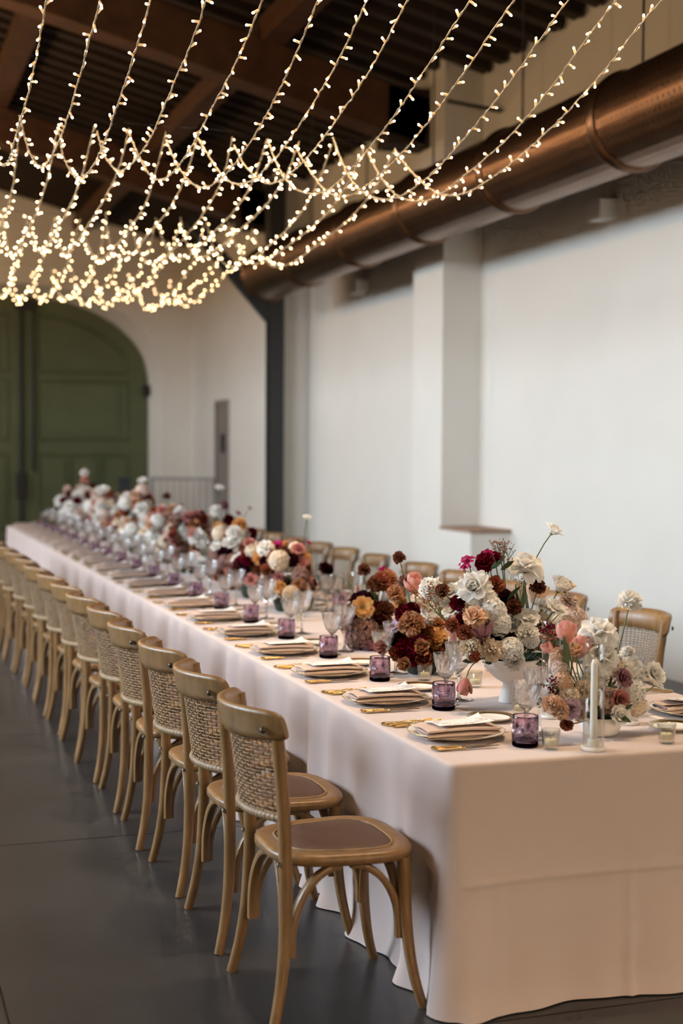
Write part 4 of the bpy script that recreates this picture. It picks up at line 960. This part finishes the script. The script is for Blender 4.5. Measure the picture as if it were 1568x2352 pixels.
# near low arrangement beside the glass candle tube
B = [(1373, 1446, 86, 'rose', 'white', .02, (-.05, -.3, .95)), (1383, 1506, 84, 'rose', 'white', -.02, (.1, -.8, .5)), (1303, 1463, 44, 'tulip', 'coral', -.02, (-.1, 0, 1)), (1330, 1497, 46, 'tulip', 'coral', .03, (.2, -.1, .9)), (1320, 1500, 40, 'cup_rose', 'peach', .0),
     (1278, 1505, 36, 'stock', 'peach', .0), (1284, 1535, 38, 'stock', 'blush', -.02), (1290, 1562, 42, 'stock', 'peach', -.04), (1262, 1495, 26, 'tulip', 'coral', .02), (1265, 1462, 38, 'sedum', 'burgundy', .04), (1270, 1480, 38, 'sedum', 'rust', .02), (1275, 1584, 38, 'sedum', 'burgundy', -.04),
     (1266, 1617, 44, 'carnation', 'peach', -.08), (1285, 1630, 42, 'carnation', 'peach', -.09), (1305, 1600, 48, 'carnation', 'cream', -.06), (1308, 1628, 50, 'lisianthus', 'lilac', -.09, (-.35, -.85, .2)), (1300, 1664, 30, 'carnation', 'rust', -.08), (1338, 1582, 46, 'scabiosa', 'cream', -.05), (1346, 1612, 40, 'scabiosa', 'blush', -.06), (1362, 1600, 40, 'scabiosa', 'cream', -.03),
     (1431, 1557, 42, 'lisianthus', 'mauve', -.03, (.15, -.9, .2)), (1423, 1607, 48, 'lisianthus', 'dustpink', -.05, (.1, -.95, .05)), (1396, 1592, 36, 'scabiosa', 'blush', -.04), (1394, 1625, 30, 'scabiosa', 'blush', -.05), (1448, 1538, 60, 'hydrangea', 'white', .02), (1453, 1585, 58, 'hydrangea', 'white', -.01), (1410, 1530, 50, 'hydrangea', 'cream', .02), (1423, 1642, 46, 'lisianthus', 'white', -.08), (1462, 1620, 48, 'hydrangea', 'cream', .0),
     (1504, 1547, 54, 'lisianthus', 'white', .0, (.3, -.8, .4)), (1478, 1542, 38, 'lisianthus', 'white', .02), (1470, 1560, 30, 'cup_rose', 'white', .0), (1510, 1570, 34, 'lisianthus', 'white', .02), (1446, 1381, 56, 'carnation', 'white', .03, (.1, -.2, 1)), (1350, 1550, 44, 'hydrangea', 'cream', .04), (1370, 1560, 44, 'hydrangea', 'white', .04), (1330, 1640, 34, 'carnation', 'blush', -.04), (1440, 1500, 36, 'carnation', 'white', .06)]
eB = build_arr((.645, .272, TZ+.001), 'low white and peach flower arrangement in a small white bowl', 'low', .06, B, 16)
b_ = Vector((.645, .272, TZ))
leaf_at(eB, b_, at(1318, 1590, .25), (-.28, 0, 1), .20, ME_LEAF2, .3); leaf_at(eB, b_, at(1320, 1590, .26), (-.12, .1, 1), .16, ME_LEAF2, 1.2); leaf_at(eB, b_, at(1345, 1570, .27), (.1, 0, 1), .13, ME_LEAF2)
# burgundy arrangement behind the second tumbler
Cc = [(943, 1432, 58, 'carnation', 'tan', -.06), (996, 1470, 44, 'carnation', 'apricot', -.05), (1012, 1455, 38, 'anemone', 'apricot', -.02), (956, 1484, 40, 'anemone', 'magenta', -.08), (966, 1470, 32, 'carnation', 'magenta', -.06), (931, 1490, 56, 'carnation', 'burgundy', -.06), (945, 1505, 48, 'carnation', 'burgundy', -.06), (915, 1470, 40, 'carnation', 'maroon', -.03), (973, 1458, 40, 'cup_rose', 'brown', -.04), (973, 1514, 40, 'cup_rose', 'rust', -.09), (968, 1488, 38, 'cup_rose', 'tan', -.09), (931, 1526, 32, 'cup_rose', 'tan', -.09), (1000, 1500, 40, 'carnation', 'rust', -.05), (910, 1500, 36, 'carnation', 'rust', -.05),
      (928, 1409, 44, 'carnation', 'burgundy', .0), (945, 1400, 36, 'carnation', 'burgundy', .02), (953, 1351, 44, 'tulip', 'coral', .0, (-.2, -.4, .8)), (908, 1362, 38, 'carnation', 'tan', .0), (918, 1382, 30, 'carnation', 'apricot', .03), (916, 1280, 30, 'carnation', 'brown', .06), (930, 1335, 34, 'carnation', 'taupe', .08), (990, 1420, 40, 'lisianthus', 'white', .05), (1005, 1435, 36, 'carnation', 'tan', .02), (960, 1380, 40, 'hydrangea', 'cream', .08), (985, 1440, 34, 'sprig', 'rust', .0), (1020, 1480, 36, 'carnation', 'tan', .0), (985, 1400, 40, 'hydrangea', 'white', .1), (940, 1460, 36, 'lisianthus', 'dustpink', .0), (905, 1440, 30, 'anemone', 'lilac', .0), (1010, 1510, 44, 'sedum', 'brown', -.02), (898, 1485, 36, 'sedum', 'mauve', .0), (872, 1485, 30, 'carnation', 'dustpink', -.06)]
build_arr((.56, 1.64, TZ+.001), 'burgundy and tan flower arrangement just behind the white footed bowl', 'dark', .07, Cc, 18)
C2 = [(875, 1336, 46, 'carnation', 'rust', -.02), (890, 1328, 44, 'carnation', 'tan', .02), (862, 1342, 40, 'carnation', 'brown', -.02), (828, 1373, 50, 'pompon', 'maroon', .0), (815, 1395, 44, 'pompon', 'maroon', .0), (832, 1394, 48, 'anemone', 'apricot', -.06, (-.2, -.9, .3)), (838, 1408, 36, 'anemone', 'cream', -.06), (883, 1404, 48, 'carnation', 'brown', -.03), (868, 1425, 40, 'carnation', 'burgundy', .0), (835, 1452, 66, 'hydrangea', 'taupe', -.07), (850, 1470, 52, 'hydrangea', 'mauve', -.08), (815, 1470, 44, 'hydrangea', 'taupe', -.04), (865, 1455, 40, 'carnation', 'brown', -.05), (800, 1445, 36, 'carnation', 'dustpink', .0), (810, 1425, 36, 'carnation', 'magenta', .0), (865, 1390, 28, 'anemone', 'magenta', .0), (880, 1312, 30, 'nerine', 'magenta', .05), (835, 1308, 30, 'carnation', 'brown', .05), (858, 1440, 36, 'lisianthus', 'burgundy', -.02), (893, 1440, 36, 'carnation', 'taupe', .0), (900, 1350, 34, 'carnation', 'taupe', .03), (850, 1375, 36, 'hydrangea', 'green', .04), (788, 1440, 30, 'sedum', 'green', .02), (880, 1455, 40, 'sedum', 'brown', .02), (805, 1340, 30, 'sprig', 'taupe', .05)]
build_arr((.60, 2.42, TZ+.001), 'dark maroon and rust flower arrangement in a dark bowl, fourth cluster from the near end', 'dark', .07, C2, 16)
# far arrangements, progressively out of focus
def far_arr(cx, top, half, bot, Y, pal, n, label, extras=()):
    # cx, top, bot, half: pixel extents in the photograph; a mound of blooms round (X, Y)
    base = at(cx, bot, Y); X = base.x; base = Vector((.667, Y, TZ+.001)); e = arrangement(base, label, 'dark'); foam = base+Vector((0, 0, .07))
    sc_ = depth(base)/F_PX; R = half*sc_; Hh = (bot-top)*sc_
    for i in range(n):
        u = (i+.5)/n; a = i*2.39996+rf.uniform(-.3, .3); h = u**.85; rr = R*(1-.62*h**1.5)*rf.uniform(.55, 1.0)
        kind, colr, dm = rf.choice(pal); zz = max(.05+Hh*h*rf.uniform(.86, 1.0), .03+.95*dm); cl = .105 if zz < .24 else .16
        p = base+Vector((math.cos(a)*min(rr, cl), math.sin(a)*rr*1.7, zz))
        bloom(e, base, kind, colr, p, 1.22*dm*rf.uniform(.85, 1.2), None, h > .6, foam)
    for (px, py, dm, kind, colr) in extras: p = at(px, py, Y); p.z = max(p.z, TZ+.02+.62*dm*depth(p)/F_PX); p.x = max(.53, min(.81, p.x)) if p.z < TZ+.24 else p.x; bloom(e, base, kind, colr, p, dm*depth(p)/F_PX, None, True, foam)
    for k in range(10): a = rf.uniform(0, 6.3); leaf_at(e, base, foam+Vector((math.cos(a)*.05, math.sin(a)*.05, rf.uniform(0, .12))), (math.cos(a), math.sin(a), rf.uniform(.1, 1)), rf.uniform(.08, .15))
    return e
palD = [('carnation', 'tan', .075), ('carnation', 'rust', .07), ('pompon', 'maroon', .08), ('carnation', 'burgundy', .085), ('hydrangea', 'cream', .09), ('carnation', 'apricot', .08), ('lisianthus', 'white', .08), ('anemone', 'magenta', .06), ('carnation', 'brown', .07), ('lisianthus', 'dustpink', .07), ('hydrangea', 'taupe', .08)]
palE = [('carnation', 'dustpink', .08), ('carnation', 'tan', .08), ('rose', 'white', .11), ('carnation', 'burgundy', .08), ('carnation', 'rust', .08), ('hydrangea', 'taupe', .1), ('lisianthus', 'blush', .08), ('lisianthus', 'white', .08), ('carnation', 'coral', .07), ('sedum', 'burgundy', .09)]
palF = [('rose', 'white', .12), ('carnation', 'white', .10), ('hydrangea', 'white', .11), ('carnation', 'coral', .08), ('carnation', 'peach', .08), ('lisianthus', 'cream', .09), ('carnation', 'tan', .08), ('hydrangea', 'blush', .10), ('carnation', 'rust', .07)]
palG = [('rose', 'white', .13), ('hydrangea', 'white', .13), ('carnation', 'coral', .10), ('carnation', 'blush', .10), ('lisianthus', 'white', .11), ('carnation', 'burgundy', .09), ('carnation', 'dustpink', .10), ('carnation', 'brown', .09)]
far_arr(690, 1255, 85, 1395, 4.0, palD, 46, 'rust, white and maroon flower mound, fifth cluster from the near end', [(607, 1255, 44, 'rose', 'white'), (752, 1303, 40, 'pompon', 'maroon'), (655, 1340, 34, 'carnation', 'burgundy'), (612, 1315, 34, 'rose', 'white'), (705, 1188, 22, 'lisianthus', 'white'), (697, 1283, 40, 'carnation', 'apricot'), (632, 1300, 46, 'hydrangea', 'green'), (708, 1248, 20, 'nerine', 'magenta'), (678, 1262, 40, 'hydrangea', 'cream'), (755, 1340, 34, 'carnation', 'burgundy')])
far_arr(560, 1235, 70, 1370, 5.3, palD+palE, 40, 'rust and white flower mound, seventh cluster from the near end', [(576, 1225, 34, 'carnation', 'burgundy'), (548, 1320, 40, 'carnation', 'rust')])
far_arr(500, 1185, 75, 1320, 6.6, palE, 46, 'dusty pink and burgundy flower mound before the steel post', [(500, 1172, 44, 'rose', 'white'), (525, 1195, 34, 'carnation', 'burgundy'), (546, 1180, 20, 'nerine', 'magenta'), (573, 1168, 14, 'nerine', 'magenta'), (504, 1121, 26, 'lisianthus', 'white'), (470, 1195, 40, 'carnation', 'white'), (515, 1160, 24, 'carnation', 'mauve')])
far_arr(640, 1270, 60, 1385, 4.75, palD, 34, 'rust and burgundy flower mound, sixth cluster from the near end', [(600, 1300, 40, 'carnation', 'tan'), (585, 1290, 40, 'carnation', 'rust')])
far_arr(440, 1180, 60, 1300, 7.6, palF, 38, 'white flower mound between burgundy mound and railing', [(470, 1210, 44, 'hydrangea', 'white'), (430, 1235, 44, 'hydrangea', 'white'), (452, 1250, 40, 'rose', 'white')])
far_arr(372, 1150, 70, 1290, 8.7, palF, 46, 'white and peach flower mound before the grey railing', [(362, 1185, 52, 'rose', 'white'), (383, 1139, 20, 'carnation', 'brown'), (327, 1104, 26, 'lisianthus', 'white'), (417, 1160, 14, 'nerine', 'magenta'), (308, 1143, 34, 'rose', 'white'), (340, 1146, 32, 'carnation', 'coral'), (350, 1235, 44, 'hydrangea', 'white'), (385, 1240, 40, 'hydrangea', 'white'), (325, 1200, 40, 'carnation', 'coral'), (285, 1205, 38, 'rose', 'cream')])
far_arr(255, 1150, 55, 1260, 10.4, palF+palG, 34, 'pink and white flower mound before the right leaf of the green door', [(258, 1165, 28, 'rose', 'white'), (220, 1148, 28, 'rose', 'white')])
far_arr(180, 1135, 62, 1225, 12.3, palG, 40, 'white and coral flower mound at the far end of the table', [(194, 1083, 22, 'rose', 'white'), (194, 1102, 22, 'carnation', 'coral'), (192, 1124, 26, 'rose', 'white'), (135, 1148, 30, 'rose', 'white'), (152, 1140, 26, 'rose', 'white'), (213, 1117, 20, 'carnation', 'brown'), (125, 1180, 36, 'hydrangea', 'white'), (172, 1145, 24, 'carnation', 'coral')])
# ------------------------------------------------------------------ candles in glass tubes and ribbed votives
def candle(px, py, wax, label, h=.335, ch=.27, loc=None):
    b = Vector(loc) if loc else None
    if b is None:
        d = FW+RT*((px-CX)/F_PX)-UP*((py-CY)/F_PX); b = CAM+d*((TZ+.001-CAM.z)/d.z)
    b.z = TZ+.001
    e = empty('taper_candle', b); tag(e, label, 'candle', 'taper candles in glass tubes')
    MB().lathe([(.0001, 0), (.037, 0), (.0385, .002), (.0385, .011), (.036, .0125), (.0195, .0125), (.019, .015), (.018, .032), (.0165, .034), (.0001, .034)], 36).build('candle_holder', M_CERAMIC, e)
    MB().lathe([(.0001, .030), (.0118, .030), (.0112, .08), (.0100, ch), (.006, ch+.012), (.0001, ch+.014)], 20).build('candle', wax, e)
    MB().tube([(0, 0, ch+.012), (.001, 0, ch+.024)], .0011, 5).build('wick', M_IRON, e)
    MB().lathe([(.032, .0128), (.033, .0128), (.033, h), (.0325, h+.001), (.0315, h), (.0315, .0128), (.032, .0128)], 48).build('glass_tube', M_TUBE, e)
candle(1362, 1722, M_WAX, 'white taper candle in a clear glass tube at the near table end')
candle(1264, 1648, M_BLUSHWAX, 'blush taper candle in a glass tube behind the peach flowers', .34, .20)
candle(0, 0, M_WAX, 'taper candle on a white holder right of the low arrangement', .22, .12, (.83, .41, TZ))
candle(1040, 1556, M_PINKWAX, 'dusty pink taper candle in a glass tube left of the footed bowl', .33, .245)
candle(0, 0, M_PINKWAX, 'thin pink taper candle in a tube among the rust flowers', .33, .25, (.66, 2.75, TZ))
candle(716, 1400, M_BLUSHWAX, 'blush taper candle in a glass tube beside the maroon pompon', .32, .26)
candle(0, 0, M_BLUSHWAX, 'blush taper candle in a tube beside the burgundy mound', .32, .25, (.80, 6.0, TZ))
candle(0, 0, M_WAX, 'white taper candle in a tube among the white flower mound', .32, .25, (.60, 7.9, TZ))
def votive():
    e = empty('votive_candle'); rp = lambda a, j: 1+(.03*abs(math.cos(9*a)) if 1 < j < 4 else 0)
    MB().lathe([(.0001, 0), (.022, 0), (.0235, .003), (.0255, .012), (.0305, .060), (.0300, .0625), (.0285, .0625), (.0240, .014), (.0001, .010)], 54, ripple=rp).build('ribbed_glass', M_VOTIVE, e)
    MB().lathe([(.0001, .0115), (.0185, .0115), (.0190, .029), (.0175, .031), (.0001, .0305)], 24).build('tealight', M_TEALIGHT, e)
    MB().tube([(0, 0, .0305), (0, .0005, .037)], .0009, 5).build('wick', M_IRON, e)
    return e
v0 = votive(); bpy.context.view_layer.update(); vs_ = tree(v0)
vp = [(1264, 1720, 'beside the nearest purple tumbler'), (1530, 1706, 'before the gold side plate at the near right corner'), (975, 1562, 'between the second tumbler and burgundy flowers'), (1090, 1578, 'beside the drooping pink tulip'), (1194, 1640, 'behind the nearest purple tumbler'), (905, 1500, 'left of the burgundy arrangement'), (690, 1425, 'before the rust flower mound')]
for k, (px, py, lab) in enumerate(vp):
    c = v0 if k == 0 else copy_tree(vs_); d = FW+RT*((px-CX)/F_PX)-UP*((py-CY)/F_PX); p = CAM+d*((TZ+.001-CAM.z)/d.z); c.location = p
    tag(c, 'ribbed glass votive candle '+lab, 'votive', 'ribbed votive candles')
# a fallen petal and a dark crumb on the cloth
cr_ = MB().lathe([(.0001, 0), (.002, .0005), (.0022, .0015), (.0001, .0028)], 8).build('fallen_berry', M_DARKLEAF); d = FW+RT*((1106-CX)/F_PX)-UP*((1606-CY)/F_PX); cr_.location = CAM+d*((TZ+.001-CAM.z)/d.z); tag(cr_, 'tiny dark fallen berry on the cloth left of the footed bowl', 'berry')
